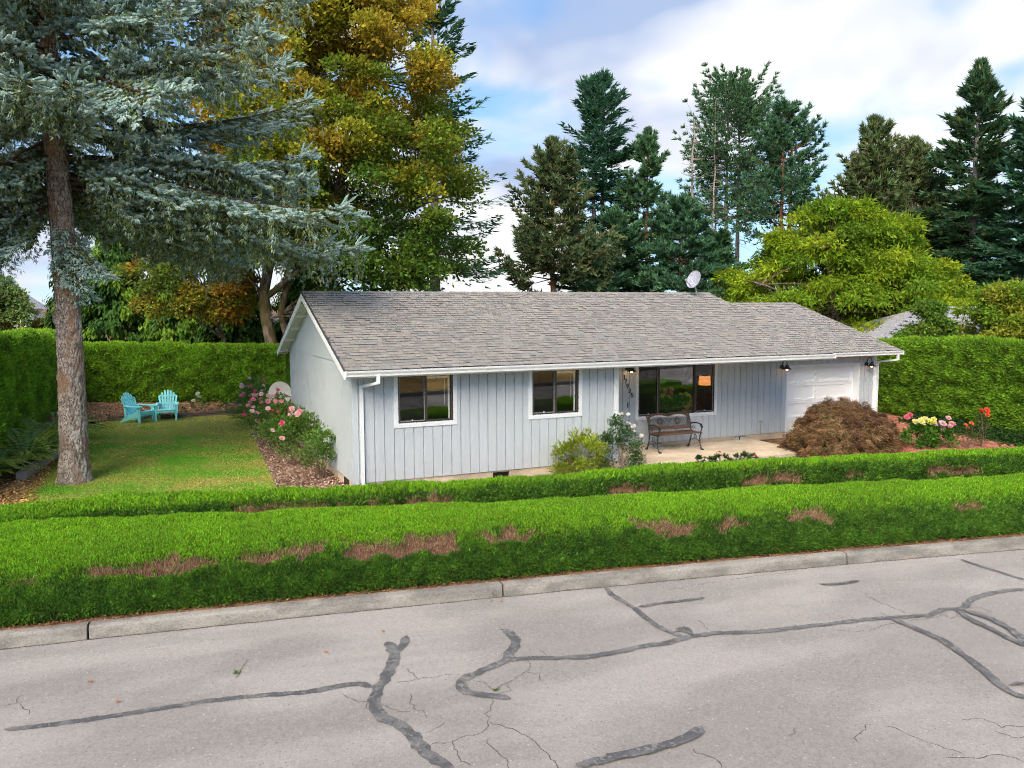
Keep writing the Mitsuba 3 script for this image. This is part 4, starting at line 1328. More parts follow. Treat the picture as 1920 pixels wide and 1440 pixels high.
ms = [tube(arc((bx + r.normal(0, .1), by, .6), (bx + r.normal(0, .4), by - .1, 1.1), (bx + r.uniform(-.7, .8), by - .2, 1.28), 5), [.008, .006, .005, .004, .003], 4) for _ in range(9)]
add('branches', cat(*ms), 'm_twig', k)

# dahlias and orange roses beside the driveway
k = thing('dahlia_clump', 'clump of pale yellow dahlias with a few pink blooms beside the bronze maple', 'flowers')
c, r = shrub(k, (14.30, -1.15, .02), (.42, .4, .62), 30, 1500, (.095, .05), (.10, .24, .035), 270, stems=10)
top = c[np.argsort(-c[:, 2])]
for q in range(9):
    bloom_at(k, top[q] + r.normal(0, .08, 3) + [-.05, -.06, .20], r.uniform(.17, .23), ((.86, .86, .28), (.88, .86, .45), (.9, .86, .55))[q % 3], r, inner=(.85, .78, .2))
for q in range(2):
    bloom_at(k, np.array([13.95, -1.0, .82]) + r.normal(0, .05, 3), .17, (.80, .22, .30), r)
k = thing('dahlia_clump', 'clump of lilac pink dahlias between the yellow dahlias and the brick driveway', 'flowers')
c, r = shrub(k, (14.95, -1.25, .02), (.36, .36, .60), 26, 1100, (.09, .05), (.10, .24, .035), 271, stems=10)
top = c[np.argsort(-c[:, 2])]
for q in range(9):
    bloom_at(k, top[q] + r.normal(0, .08, 3) + [0, -.06, .19], r.uniform(.15, .20), ((.80, .45, .66), (.82, .35, .60), (.85, .60, .72))[q % 3], r, inner=(.80, .60, .3))
for (x, y, h), lab, nf, cl in (((15.85, -1.7, .85), 'orange red rose on tall bare stems in front of the brick driveway', 5, (.82, .14, .08)), ((15.25, -1.75, .50), 'small orange rose plant low in front of the bricks left of the tall rose', 3, (.85, .25, .12))):
    k = thing('orange_rose', lab, 'rose')
    c, r = shrub(k, (x, y, .02), (.30, .3, h), 14, 260, (.06, .04), (.09, .14, .04), 280 + nf, stems=7, low=.35)
    top = c[np.argsort(-c[:, 2])]
    for q in range(nf):
        P = top[q] + r.normal(0, .05, 3) + [0, -.05, .18]
        bloom_at(k, P, r.uniform(.11, .18), cl, r)
        add('stem', tube([c[q] * [1, 1, .3], P], .006, 4), 'm_twig', k)

# bedding plants at the patio edge
bedlab = ['leftmost small bedding plant at the patio edge in front of the bench', 'second bedding plant from the left at the patio edge', 'third bedding plant from the left at the patio edge', 'middle bedding plant of the patio row',
          'third bedding plant from the right at the patio edge', 'second bedding plant from the right at the patio edge', 'rightmost bedding plant of the patio row with red flowers']
for i, lab in enumerate(bedlab):
    k = thing('bedding_plant', lab, 'plant', 'bedding plants along the patio edge')
    c, r = shrub(k, (7.65 + i * .245, -.80 - .03 * i, .03), (.12, .12, .26), 8, 170, (.07, .03), (.065, .125, .045), 300 + i, stems=3)
    if i in (2, 6):
        bloom_at(k, c[0] + [.04, -.04, .1], .08, (.70, .10, .14), r)

# sword ferns at the left hedge
fernlab = ['sword fern nearest the camera at the foot of the left hedge', 'sword fern in the middle of the left bed with yellowish fronds', 'farthest sword fern of the left bed, half behind the spruce trunk', 'low fern at the picture edge under the left hedge']
for i, ((x, y), s) in enumerate([((-6.25, 6.0), 1.55), ((-6.0, 7.9), 1.5), ((-5.9, 10.2), 1.3), ((-6.75, 4.5), 1.05)]):
    k = thing('sword_fern', fernlab[i], 'fern')
    r = rng(320 + i)
    for q in range(44):
        a = r.uniform(0, 6.28)
        ln = s * r.uniform(.7, 1.1)
        lift = r.uniform(.45, 1.0)
        d = np.array([math.cos(a), math.sin(a), 0])
        d = nrm(d + np.array([.55, 0, 0]))
        b = np.array([x, y, .05]) + d * .05
        pts = arc(b, b + d * ln * .35 + [0, 0, ln * .75 * lift], b + d * ln * .95 + [0, 0, ln * .38 * lift], 22)
        tn = nrm(np.gradient(pts, axis=0))
        sd = nrm(np.cross(tn, [0, 0, 1]))
        wl = .11 * s * np.sin(np.linspace(.25, 3.0, 22)) ** .8
        L = Leaves()
        cl = vary(((.30, .50, .11), (.42, .55, .10), (.30, .46, .20))[r.integers(0, 3)], r, 44, .12, .05)
        up = np.cross(sd, tn)
        for e, sg in enumerate((-1, 1)):
            L.blades(pts, sd * sg + tn * .35 - [0, 0, .15], up, wl, .035 * s, cl[e * 22:(e + 1) * 22], fold=.05, wide=.35)
        L.mesh(tube(pts, .005, 4, False), (.12, .12, .04))
        m, c = L.build()
        add('frond', m, 'm_leaf', k, color=c)

# ---------------------------------------------------------------- trees
def conifer(key, x, y, H, z0, prof, nbr, cols, seed, style='fir', trunk=.28, bark='m_greybark', lean=(0, 0), droop=.35, tip=.25, m=11, blade=(.42, .10), dead=0, trunks=((0, 0),), top_bare=0, gap=.0, k=4):
    """Trunk, limbs and needle sprays. prof(t): branch length at t = 0 (tip) .. 1 (crown base)."""
    r = rng(seed)
    for (ox, oy) in trunks:
        zz = np.linspace(-.1, H * .985, 14)
        ax = np.c_[x + ox * np.minimum(1, zz / 3) + lean[0] * np.abs(zz / H) ** 1.6 + r.normal(0, .03, 14), y + oy + lean[1] * np.abs(zz / H) ** 1.6, zz]
        add('trunk', tube(ax, trunk * (1 - zz / H * .93), 8), bark, key, smooth=True)
    s = np.sort(r.random(nbr) ** .9)
    nw = max(int((H - z0) / .62), 6)
    s = np.where(r.random(nbr) < .75, (np.round(s * nw) + r.normal(0, .10, nbr)) / nw, s)
    s = np.clip(s, .004, 1.02)
    zb = H - s * (H - z0)
    zb = np.minimum(zb, H - .02)
    az = np.arange(nbr) * 2.39996 + r.normal(0, .5, nbr)
    Ln = np.array([prof(min(q, 1)) for q in s]) * r.choice([.55, .75, .95, 1.12, 1.3], nbr, p=[.15, .25, .3, .2, .1]) * r.uniform(.9, 1.1, nbr) * np.clip(.30 + s / .13, .3, 1)
    live = r.random(nbr) > gap
    el = np.interp(s, [0, .12, .5, 1], [1.15, .65, .2, -.12]) + r.normal(0, .12, nbr)
    tw = r.integers(0, len(trunks), nbr)
    tr = np.array(trunks)[tw]
    base = np.c_[x + tr[:, 0] + lean[0] * (zb / H) ** 1.6, y + tr[:, 1] + lean[1] * (zb / H) ** 1.6, zb]
    dirs = np.c_[np.cos(az) * np.cos(el), np.sin(az) * np.cos(el), np.sin(el)]
    t = np.linspace(.14, 1.0, m)
    pts = base[:, None] + dirs[:, None] * (Ln[:, None] * t)[..., None]
    pts[..., 2] += Ln[:, None] * (-droop * t ** 2 + tip * t ** 3) * (.4 + .8 * s[:, None])
    side = nrm(np.cross(dirs, [0, 0, 1.0]))
    wood = []
    for b in range(nbr):
        if Ln[b] > .35:
            q = np.vstack([base[b], pts[b, [m // 3, 2 * m // 3, m - 1]]])
            wood.append(tube(q, np.array([.030, .02, .013, .005]) * (Ln[b] / 3) ** .5 * 1.3, 4, False))
    for _ in range(dead):
        z = r.uniform(z0 * .45, z0 * 1.05)
        a = r.uniform(0, 6.28)
        ln = r.uniform(.5, 1.8)
        o = trunks[r.integers(0, len(trunks))]
        b = np.array([x + o[0] + lean[0] * (z / H) ** 1.6, y + o[1] + lean[1] * (z / H) ** 1.6, z])
        wood.append(tube(arc(b, b + [math.cos(a) * ln * .5, math.sin(a) * ln * .5, -.05], b + [math.cos(a) * ln, math.sin(a) * ln, -.3 * ln], 5), np.linspace(.022, .006, 5), 4, False))
    if wood:
        add('limbs', cat(*wood), bark, key)
    L = Leaves()
    colb = np.array(cols)
    for j in range(m):
        tt = t[j]
        if style == 'pine' and tt < .32:
            continue
        for e in (-1, 1):
            sel = np.nonzero(live & (r.random(nbr) < (.95 if style == 'fir' else .9)))[0]
            kk = len(sel)
            reach = Ln[sel] * (.36 * (1 - tt) + .09) * r.uniform(.6, 1.2, kk)
            td = nrm(side[sel] * e + dirs[sel] * r.uniform(.5, 1.1, (kk, 1)) + [0, 0, -.05])
            org = pts[sel, j] + r.normal(0, .05, (kk, 3))
            for q in range(k):
                f = (q + r.random(kk)) / k
                P = org + td * (reach * f)[:, None] - np.c_[np.zeros((kk, 2)), (reach * f) ** 2 * .25]
                C = colb[r.integers(0, len(colb), nbr)][sel] * np.exp(r.normal(0, .22, (kk, 1))) * np.exp(r.normal(0, .06, (kk, 3)))
                if style == 'fir':
                    A = td * .8 + dirs[sel] * .6 + r.normal(0, .32, (kk, 3)) + [0, 0, .06]
                    N = r.normal(0, .45, (kk, 3)) + [0, 0, 1]
                    L.tris(P, A, N, blade[0] * r.uniform(.6, 1.2, kk), 1.5 * blade[1] * r.uniform(.7, 1.3, kk), C)
                else:
                    for _ in range(3):
                        A = td * .45 + dirs[sel] * .5 + ball(r, kk) * .85 + [0, 0, .55]
                        L.tris(P, A, ball(r, kk), blade[0] * r.uniform(.6, 1.15, kk), 1.5 * blade[1], C * np.exp(r.normal(0, .15, (kk, 1))))
    mm, c = L.build()
    add('crown', mm, 'm_needle', key, color=c)
    return key


def clumps_in(r, n, prof, cx, cy, z0, z1, squash=(1, 1), shell=.55):
    """Clump centres filling a crown of revolution with radius prof(t), t from 0 (base) to 1 (top)."""
    t = r.random(n) ** .9
    a = r.uniform(0, 6.28, n)
    R_ = np.array([prof(q) for q in t]) * np.maximum(r.random(n) ** shell, .12)
    return np.c_[cx + np.cos(a) * R_ * squash[0], cy + np.sin(a) * R_ * squash[1], z0 + t * (z1 - z0)]


def broadleaf(key, limbs, C, crad, nleaf, leaf, colfn, seed, bark='m_bark_dark', N_up=.8, droop=0.0, bs='m_leaf', axis=None, twig=True, flat=.75):
    """limbs: list of (points, radii); C: clump centres; colfn(centres, r) -> colour per clump."""
    r = rng(seed)
    for i, (pts, rad) in enumerate(limbs):
        add('trunk' if i == 0 else 'limb', tube(pts, rad, 9), bark, key, smooth=True)
    nc = len(C)
    if twig:
        ends = np.array([l[0][-1] for l in limbs])
        mids = np.vstack([np.asarray(l[0])[len(l[0]) // 2:] for l in limbs])
        ms = []
        for c in C:
            b = mids[np.argmin(np.linalg.norm(mids - c, axis=1) + np.maximum(0, mids[:, 2] - c[2]) * 2)]
            ms.append(tube(arc(b, (b + c) / 2 + [0, 0, .25], c, 5), np.linspace(.05, .012, 5), 4, False))
        add('branches', cat(*ms), bark, key)
    cr = crad * r.uniform(.65, 1.25, nc)
    w = r.choice(nc, nleaf, p=cr ** 2 / (cr ** 2).sum())
    off = ball(r, nleaf)
    off[:, 2] = np.where(r.random(nleaf) < .65, np.abs(off[:, 2]), off[:, 2])
    rad = cr[w][:, None] * r.uniform(.45, 1.08, (nleaf, 1)) * (1 + .5 * (meshkit.noise(off * 2.2 + w[:, None] * 3.7, 5)[:, None] - .5))
    P = C[w] + off * rad * [1, 1, flat]
    ctr = (C.mean(0) if axis is None else np.asarray(axis, float))
    out = nrm((P - ctr) * [1, 1, .5])
    A = off * .4 + out * .4 + ball(r, nleaf) * .7 + [0, 0, -droop]
    N = ball(r, nleaf) * .75 + [0, 0, N_up] + out * .25
    col = colfn(C, r)[w] * np.exp(r.normal(0, .22, (nleaf, 1))) * np.exp(r.normal(0, .08, (nleaf, 3)))
    L = Leaves()
    L.blades(P, A, N, leaf[0] * r.uniform(.6, 1.25, nleaf), leaf[1] * r.uniform(.7, 1.2, nleaf), col, fold=.12, wide=.5)
    m, c = L.build()
    add('crown', m, bs, key, color=c)
    return key


DKFIR = [(0.065, 0.168, 0.094), (0.090, 0.212, 0.110), (0.116, 0.252, 0.116), (0.097, 0.194, 0.126)]
GRFIR = [(0.071, 0.189, 0.122), (0.098, 0.229, 0.134), (0.121, 0.257, 0.151)]
PINEB = [(.125, .195, .085), (.155, .205, .090), (.105, .185, .085), (.19, .19, .09)]
PINEG = [(0.104, 0.219, 0.104), (0.139, 0.267, 0.115), (0.085, 0.182, 0.098)]
OLIVE = [(0.149, 0.222, 0.081), (0.189, 0.243, 0.102), (0.114, 0.195, 0.087), (0.229, 0.229, 0.121)]

k = thing('fir_tree', 'tall dark fir behind the autumn maple with bare drooping branches on its right', 'tree')
conifer(k, 11.3, 27.6, 21.6, 5.5, lambda t: .5 + 3.6 * t ** .8, 150, DKFIR, 401, trunk=.36, dead=30, droop=.30, tip=.42, m=13, blade=(.40, .10))
k = thing('fir_tree', 'tall fir with two pale trunks and a bare lower half behind the roof middle', 'tree')
conifer(k, 22.3, 29.1, 17.3, 8.9, lambda t: .45 + 2.7 * t ** .75, 170, GRFIR, 402, trunk=.26, bark='m_greybark', dead=90, trunks=((-.25, 0), (.42, .1)), m=13, droop=.05, tip=.2)
k2 = thing('pine_tree', 'bushy brown green pine with a rust coloured trunk left of the two trunk fir', 'tree')
conifer(k2, 16.2, 23.1, 11.9, 4.3, lambda t: .5 + 2.15 * min(1, t * 1.3) ** .8, 135, PINEB, 403, 'pine', trunk=.22, bark='m_pinebark', dead=34, droop=.12, tip=.4, blade=(.34, .075), k=5)
k2 = thing('pine_tree', 'slender pointed pine right of the two trunk fir', 'tree')
conifer(k2, 24.0, 26.2, 13.6, 5.0, lambda t: .35 + 2.2 * t ** .9, 110, PINEG, 404, 'pine', trunk=.18, bark='m_pinebark', dead=40, droop=.05, tip=.45, blade=(.36, .08))
k2 = thing('pine_tree', 'low dark spreading pine directly above the roof ridge below the dead trunks', 'tree')
conifer(k2, 23.9, 22.6, 9.2, 1.6, lambda t: .7 + 2.9 * min(1, t * 1.4), 170, DKFIR, 405, 'pine', trunk=.2, bark='m_twig', dead=20, blade=(.36, .085))
k2 = thing('fir_tree', 'low dark fir filling the gap behind the roof ridge right of the maple', 'tree')
conifer(k2, 17.9, 22.4, 7.0, .4, lambda t: .5 + 2.6 * t ** .8, 100, DKFIR, 406, trunk=.2, m=11)
k2 = thing('fir_tree', 'short bushy fir at the roof ridge under the two trunk fir', 'tree')
conifer(k2, 20.9, 24.6, 8.4, .6, lambda t: .6 + 2.9 * t ** .7, 150, DKFIR + PINEG, 414, trunk=.2, m=12, blade=(.46, .12), k=5)
k2 = thing('fir_tree', 'short dark fir at the foot of the bare snags right of the roof ridge dish', 'tree')
conifer(k2, 29.4, 26.4, 7.8, .6, lambda t: .6 + 2.6 * t ** .7, 130, PINEG, 415, trunk=.2, m=12, blade=(.46, .12), k=5)
k2 = thing('pine_tree', 'tallest round topped pine with two trunks behind the bare snags', 'tree')
conifer(k2, 33.4, 30.0, 18.4, 8.8, lambda t: .9 + 2.2 * min(1, t * 2.2) ** .7, 185, PINEG, 407, 'pine', trunk=.22, bark='m_greybark', dead=60, trunks=((-.6, 0), (.55, .2)), droop=-.15, tip=.5, blade=(.32, .055), k=5)
k2 = thing('pine_tree', 'pine with flat wind swept branches right of the round topped pine', 'tree')
conifer(k2, 34.3, 25.9, 15.9, 8.0, lambda t: .6 + 2.7 * t ** .75, 135, GRFIR + PINEG, 408, 'pine', trunk=.24, bark='m_pinebark', dead=26, trunks=((-.4, 0), (.35, .1)), droop=.02, tip=.4, blade=(.33, .06), k=5)
k2 = thing('pine_tree', 'olive pine with a knobbly pointed top behind the left of the bright green tree', 'tree')
conifer(k2, 36.2, 20.8, 14.2, 3.0, lambda t: .5 + 2.5 * min(1, t * 1.2) ** .8, 230, OLIVE, 409, 'pine', trunk=.24, bark='m_twig', dead=10, blade=(.42, .09), droop=-.05, tip=.4)
k2 = thing('pine_tree', 'shorter olive pine between the knobbly pine and the tall right fir', 'tree')
conifer(k2, 39.8, 21.2, 13.3, 2.5, lambda t: .5 + 2.7 * min(1, t * 1.2) ** .8, 230, OLIVE, 410, 'pine', trunk=.24, bark='m_twig', dead=10, blade=(.42, .09), droop=-.05, tip=.4)
k2 = thing('fir_tree', 'large fir with a sharp open tip and long drooping sprays near the right edge', 'tree')
conifer(k2, 39.7, 16.9, 16.8, 1.5, lambda t: .35 + 4.6 * t ** .85, 260, DKFIR + OLIVE[:2], 411, trunk=.34, m=14, droop=.35, tip=.22, blade=(.46, .12), k=5)
k2 = thing('fir_tree', 'dense dark fir cut off by the right edge of the picture', 'tree')
conifer(k2, 38.9, 12.6, 14.3, 1.0, lambda t: .4 + 3.4 * t ** .75, 230, DKFIR + GRFIR[:1], 412, trunk=.3, m=14, droop=.3, tip=.25, blade=(.46, .12), k=5)
k2 = thing('fir_tree', 'dark fir in the gap behind the right end of the bright green tree', 'tree')
conifer(k2, 43.6, 19.5, 11.5, .8, lambda t: .5 + 3.4 * t ** .8, 140, DKFIR, 413, trunk=.25, m=12, blade=(.5, .13), k=5)
for i, (x, y, H, lab) in enumerate(((29.4, 29.2, 15.4, 'dead conifer trunk with short broken branches, leftmost of the bare snags'), (31.3, 29.4, 16.9, 'thin bare dead conifer in the middle of the snags'), (32.4, 30.6, 17.2, 'thin bare dead conifer nearest the round topped pine'))):
    k2 = thing('dead_tree', lab, 'tree', 'bare dead conifers behind the roof')
    r = rng(420 + i)
    zz = np.linspace(0, H, 16)
    ax = np.c_[x + r.normal(0, .06, 16), y + np.zeros(16), zz]
    add('trunk', tube(ax, (.20 if i == 0 else .13) * (1 - zz / H * .85), 7), 'm_dead', k2, smooth=True)
    ms = []
    for q in range(90):
        z = H * r.uniform(.35, .99)
        a = r.uniform(0, 6.28)
        ln = r.uniform(.4, 1.0) * (.4 + 1.5 * (1 - z / H)) + (.2 if i == 0 else 0)
        b = np.array([x, y, z])
        d = np.array([math.cos(a), math.sin(a), 0])
        ms.append(tube(arc(b, b + d * ln * .6 + [0, 0, -.10], b + d * ln + [0, 0, r.uniform(-.25, .35) * ln], 6), np.linspace(.022, .008, 6), 4, False))
    add('branches', cat(*ms), 'm_dead', k2)

# autumn bigleaf maple: orange and yellow outer shoots above, green below
def maple_cols(C, r):
    z = C[:, 2] + r.normal(0, 1.7, len(C)) + 2.2 * (meshkit.fbm(C * .35, 2, 8) - .5)
    pal = np.array([(.10, .19, .038), (.14, .245, .040), (.20, .285, .040), (.345, .355, .042), (.43, .335, .046)])
    i = np.clip(np.digitize(z, [5.8, 8.0, 9.9, 11.8]), 0, 4)
    i = np.clip(i + r.integers(-1, 2, len(C)) * (r.random(len(C)) < .35), 0, 4)
    return pal[i] * np.exp(r.normal(0, .10, (len(C), 1)))


k = thing('maple_tree', 'big autumn maple, golden above and green below, behind the left roof end', 'tree')
r = rng(430)
prof = lambda t: np.interp(t, [0, .08, .25, .5, .75, 1], [3.2, 4.9, 5.4, 5.0, 3.9, 1.6])
C = clumps_in(r, 420, prof, 4.0, 17.4, 3.0, 17.4, (1.0, .75), .45)
C = C[~((C[:, 2] < 5.2) & (C[:, 0] < 2.4))]
limbs = [([(1.66, 17.6, -.1), (1.48, 17.68, .72), (1.27, 17.77, 1.46), (1.06, 17.86, 2.3), (.92, 17.92, 3.2), (.86, 18.0, 4.2), (1.3, 17.9, 6.2), (2.2, 17.6, 8.6), (2.9, 17.4, 12)], [.30, .27, .25, .235, .225, .21, .17, .12, .04]),
         ([(1.95, 17.8, -.1), (1.80, 17.86, 1.4), (1.70, 17.9, 2.4), (1.50, 18.0, 3.4), (1.9, 17.9, 5.2), (3.6, 17.6, 8.0), (5.0, 17.4, 12.5)], [.16, .15, .14, .14, .13, .10, .04]),
         ([(.9, 18.0, 4.0), (2.6, 17.4, 5.4), (4.8, 17.0, 6.8), (6.8, 17, 7.6)], [.13, .10, .07, .03]),
         ([(1.0, 17.9, 5.0), (.6, 17.4, 7.2), (.9, 17.2, 10.5), (1.8, 17.3, 13.5)], [.12, .1, .07, .03]),
         ([(1.9, 17.9, 5.2), (4.5, 17.4, 5.8), (6.5, 17.4, 5.4)], [.10, .08, .03])]
broadleaf(k, limbs, C, .80, 150000, (.175, .125), maple_cols, 431, axis=(4.0, 17.4, 8))
k = thing('maple_tree', 'second golden maple partly seen between the spruce and the big maple', 'tree')
C = clumps_in(rng(432), 130, lambda t: np.interp(t, [0, .3, .7, 1], [2.6, 3.0, 2.2, .8]), 1.6, 27.2, 6.0, 19.3)
broadleaf(k, [([(1.6, 27.2, -.1), (1.5, 27.2, 6), (1.7, 27.2, 12), (1.6, 27.2, 18.5)], [.3, .22, .13, .03])], C, .85, 24000, (.26, .19), lambda C, r: np.array([(.48, .34, .035), (.40, .34, .04), (.50, .28, .035)])[r.integers(0, 3, len(C))], 433)
k = thing('vine_maple', 'small orange tinged maple hanging under the spruce branches above the rear hedge', 'tree')
C = clumps_in(rng(434), 75, lambda t: np.interp(t, [0, .4, 1], [1.6, 2.3, .9]), -1.7, 18.9, 3.3, 6.6, (1.2, .7))
broadleaf(k, [([(-.4, 19.1, -.1), (-.6, 19.1, 2.4), (-1.2, 19.0, 4.2), (-2.2, 18.9, 5.8)], [.10, .09, .06, .02]), ([(-.6, 19.1, 2.4), (-1.9, 18.8, 3.4), (-3.2, 18.8, 3.9)], [.05, .04, .012])], C, .55, 15000, (.15, .11),
          lambda C, r: np.array([(.40, .22, .035), (.32, .28, .04), (.20, .28, .05), (.17, .25, .05)])[r.integers(0, 4, len(C))], 435)

# cedars behind the rear hedge: drooping sprays
for i, (x, y, H, w, lab) in enumerate(((-4.6, 26.4, 7.6, 2.2, 'dark drooping cedar behind the rear hedge just right of the spruce trunk'), (-2.0, 25.6, 7.2, 2.2, 'bright green tipped cedar behind the middle of the rear hedge'),
                                       (.4, 23.6, 6.2, 2.0, 'shaded cedar behind the right end of the rear hedge'), (3.6, 22.5, 7.0, 2.3, 'dark cedar behind the maple trunks'), (-6.5, 29.6, 6.6, 1.25, 'narrow dark cedar beyond the hedge corner just left of the spruce trunk'))):
    k = thing('cedar_tree', lab, 'tree', 'cedars behind the rear hedge')
    r = rng(440 + i)
    zz = np.linspace(-.1, H, 8)
    add('trunk', tube(np.c_[np.full(8, x), np.full(8, y), zz], .2 * (1.02 - zz / H), 7), 'm_bark_dark', k, smooth=True)
    nb = 240
    t = r.random(nb) ** .8
    a = r.uniform(0, 6.28, nb)
    R_ = (.3 + w * t ** .7) * r.uniform(.6, 1.08, nb)
    tipc = np.c_[x + np.cos(a) * R_, y + np.sin(a) * R_, H - t * (H - .9) - .15 * R_]
    n = 19000
    q = r.integers(0, nb, n)
    f = r.random(n)
    P = np.c_[x, y, 0] * 0 + tipc[q] - np.c_[np.cos(a[q]) * f * .6, np.sin(a[q]) * f * .6, -.12 * f] + r.normal(0, .13, (n, 3))
    A = np.c_[np.cos(a[q]) * .5, np.sin(a[q]) * .5, np.full(n, -.9)] + ball(r, n) * .5
    pal = np.array([(.040, .10, .028), (.065, .145, .034), (.105, .21, .034), (.16, .28, .036)])
    ci = r.choice(4, nb, p=[.3, .34, .24, .12] if i != 1 else [.15, .25, .3, .3])
    C = pal[ci][q] * np.exp(r.normal(0, .22, (n, 1)))
    L = Leaves()
    L.blades(P, A, np.c_[np.cos(a[q]), np.sin(a[q]), np.full(n, .4)] + ball(r, n) * .4, .28 * r.uniform(.6, 1.3, n), .115, C, fold=.1)
    m, c = L.build()
    add('crown', m, 'm_needle', k, color=c)

# bright green walnut right of the roof
k = thing('walnut_tree', 'wide rounded bright yellow green tree behind the garage roof', 'tree')
r = rng(450)
C = clumps_in(r, 300, lambda t: np.interp(t, [0, .2, .5, .75, 1], [6.6, 7.8, 6.9, 4.9, 1.6]), 29.0, 15.8, .9, 8.1, (1.0, .75), .4)
C[:, 2] += 1.5 * (meshkit.fbm(C * [.4, .4, 0] + 3, 2, 4) - .5)
limbs = [([(29.0, 15.9, -.1), (28.9, 15.9, 1.7), (28.3, 15.8, 3.6), (27.6, 15.7, 6.4)], [.32, .27, .19, .04]), ([(28.9, 15.9, 1.7), (30.4, 15.7, 3.8), (32.0, 15.5, 6.0)], [.2, .14, .03]),
         ([(28.9, 15.9, 1.6), (26.4, 15.8, 3.2), (23.8, 15.9, 4.6)], [.16, .11, .03]), ([(29.0, 15.9, 1.8), (31.8, 16.0, 3.2), (34.4, 15.8, 4.1)], [.16, .1, .03])]
WAL = np.array([(.28, .40, .030), (.22, .35, .030), (.34, .44, .035), (.17, .29, .032)])
broadleaf(k, limbs, C, .82, 100000, (.27, .092), lambda C, r: WAL[r.integers(0, 4, len(C))] * np.exp(r.normal(0, .1, (len(C), 1))), 451, droop=.45, axis=(29.0, 15.8, 3.8), flat=.65)
k = thing('ornamental_tree', 'yellow green tree with reddish shoot tips above the right hedge at the picture edge', 'tree')
C = clumps_in(rng(452), 90, lambda t: np.interp(t, [0, .5, 1], [1.9, 2.0, .7]), 26.6, 5.3, 1.3, 4.2)
broadleaf(k, [([(26.6, 5.3, -.1), (26.6, 5.3, 1.5), (26.4, 5.3, 3.9)], [.14, .11, .03])], C, .5, 26000, (.17, .09), lambda C, r: np.array([(.25, .38, .04), (.21, .34, .04), (.33, .36, .05)])[r.integers(0, 3, len(C))], 453, droop=.3)
k = thing('ornamental_tree', 'small green leafy tree in front of the grey neighbouring roof', 'tree')
C = clumps_in(rng(454), 34, lambda t: np.interp(t, [0, .5, 1], [.75, .8, .3]), 24.6, 7.2, 1.9, 3.5)
broadleaf(k, [([(24.6, 7.2, -.1), (24.6, 7.2, 1.5), (24.6, 7.2, 3.1)], [.09, .07, .02])], C, .38, 9000, (.15, .085), lambda C, r: np.array([(.15, .27, .045), (.19, .30, .05)])[r.integers(0, 2, len(C))], 455, droop=.3)
k = thing('far_tree', 'far pale green tree beyond the left hedge in front of the distant house', 'tree')
C = clumps_in(rng(456), 60, lambda t: np.interp(t, [0, .5, 1], [1.6, 1.7, .6]), -11.3, 44.0, 2.3, 5.2)
broadleaf(k, [([(-11.3, 44, -.1), (-11.3, 44, 2), (-11.3, 44, 4.6)], [.15, .12, .03])], C, .55, 9000, (.25, .16), lambda C, r: np.array([(.20, .32, .11), (.26, .37, .12)])[r.integers(0, 2, len(C))], 457)
k = thing('far_tree', 'far orange tinted shrub tree beyond the left hedge next to the brick porch', 'tree')
C = clumps_in(rng(458), 40, lambda t: np.interp(t, [0, .5, 1], [1.2, 1.3, .5]), -8.9, 45.5, .4, 2.6)
broadleaf(k, [([(-8.9, 45.5, -.1), (-8.9, 45.5, 1), (-8.9, 45.5, 2)], [.1, .08, .03])], C, .5, 5000, (.22, .15), lambda C, r: np.array([(.46, .27, .06), (.24, .29, .07)])[r.integers(0, 2, len(C))], 459)

# ---------------------------------------------------------------- the blue spruce in the front yard
spruce = thing('blue_spruce', 'large blue spruce with a bare lower trunk and drooping silvery branches at the left', 'tree')
TX, TY = -5.13, 3.62
r = rng(500)


def f_trunk(z):
    return np.interp(z, [-.1, .15, .6, 2, 4, 7, 11, 14.5], [.40, .335, .285, .262, .245, .21, .12, .02])


zz = np.r_[np.linspace(-.1, 8.5, 190), np.linspace(8.7, 14.5, 24)]
na = 72
aa = np.arange(na) * 2 * np.pi / na
Z, A_ = np.meshgrid(zz, aa, indexing='ij')
rad = f_trunk(Z)
q = np.stack([np.cos(A_) * 1.0, np.sin(A_) * 1.0, Z * .42], -1)
plate = meshkit.fbm(q * [6.5, 6.5, 6.5], 3, 31)
fis = np.abs(plate - .5) * 2
rough = -.030 * np.clip(1 - fis / .22, 0, 1) + .018 * (meshkit.fbm(q * 15, 3, 33) - .5) + .03 * (meshkit.fbm(q * 1.6, 2, 35) - .5)
knots = np.zeros_like(Z)
for _ in range(16):
    z, a = r.uniform(1.6, 6.8), r.uniform(0, 6.28)
    d2 = ((Z - z) / .09) ** 2 + (((A_ - a + np.pi) % (2 * np.pi) - np.pi) * .30 / .08) ** 2
    knots += .05 * np.exp(-d2)
RR_ = rad + rough + knots
bend = np.c_[.05 * np.sin(zz * .5), np.zeros(len(zz))]
V = np.stack([TX + np.interp(Z, zz, bend[:, 0]) + RR_ * np.cos(A_), TY + RR_ * np.sin(A_), Z], -1).reshape(-1, 3)
i, j = np.meshgrid(np.arange(len(zz) - 1), np.arange(na), indexing='ij')
k0, k1 = (i * na + j).ravel(), (i * na + (j + 1) % na).ravel()
add('trunk', trimesh.Trimesh(V, np.vstack([np.c_[k0, k1, k1 + na], np.c_[k0, k1 + na, k0 + na]]), process=False), 'm_bark', spruce, smooth=True)

BLUE = np.array([(.42, .61, .58), (.52, .70, .66), (.35, .52, .49), (.60, .76, .71)])
OLDG = np.array([(.16, .24, .10), (.20, .27, .11), (.24, .33, .21), (.24, .27, .10)])


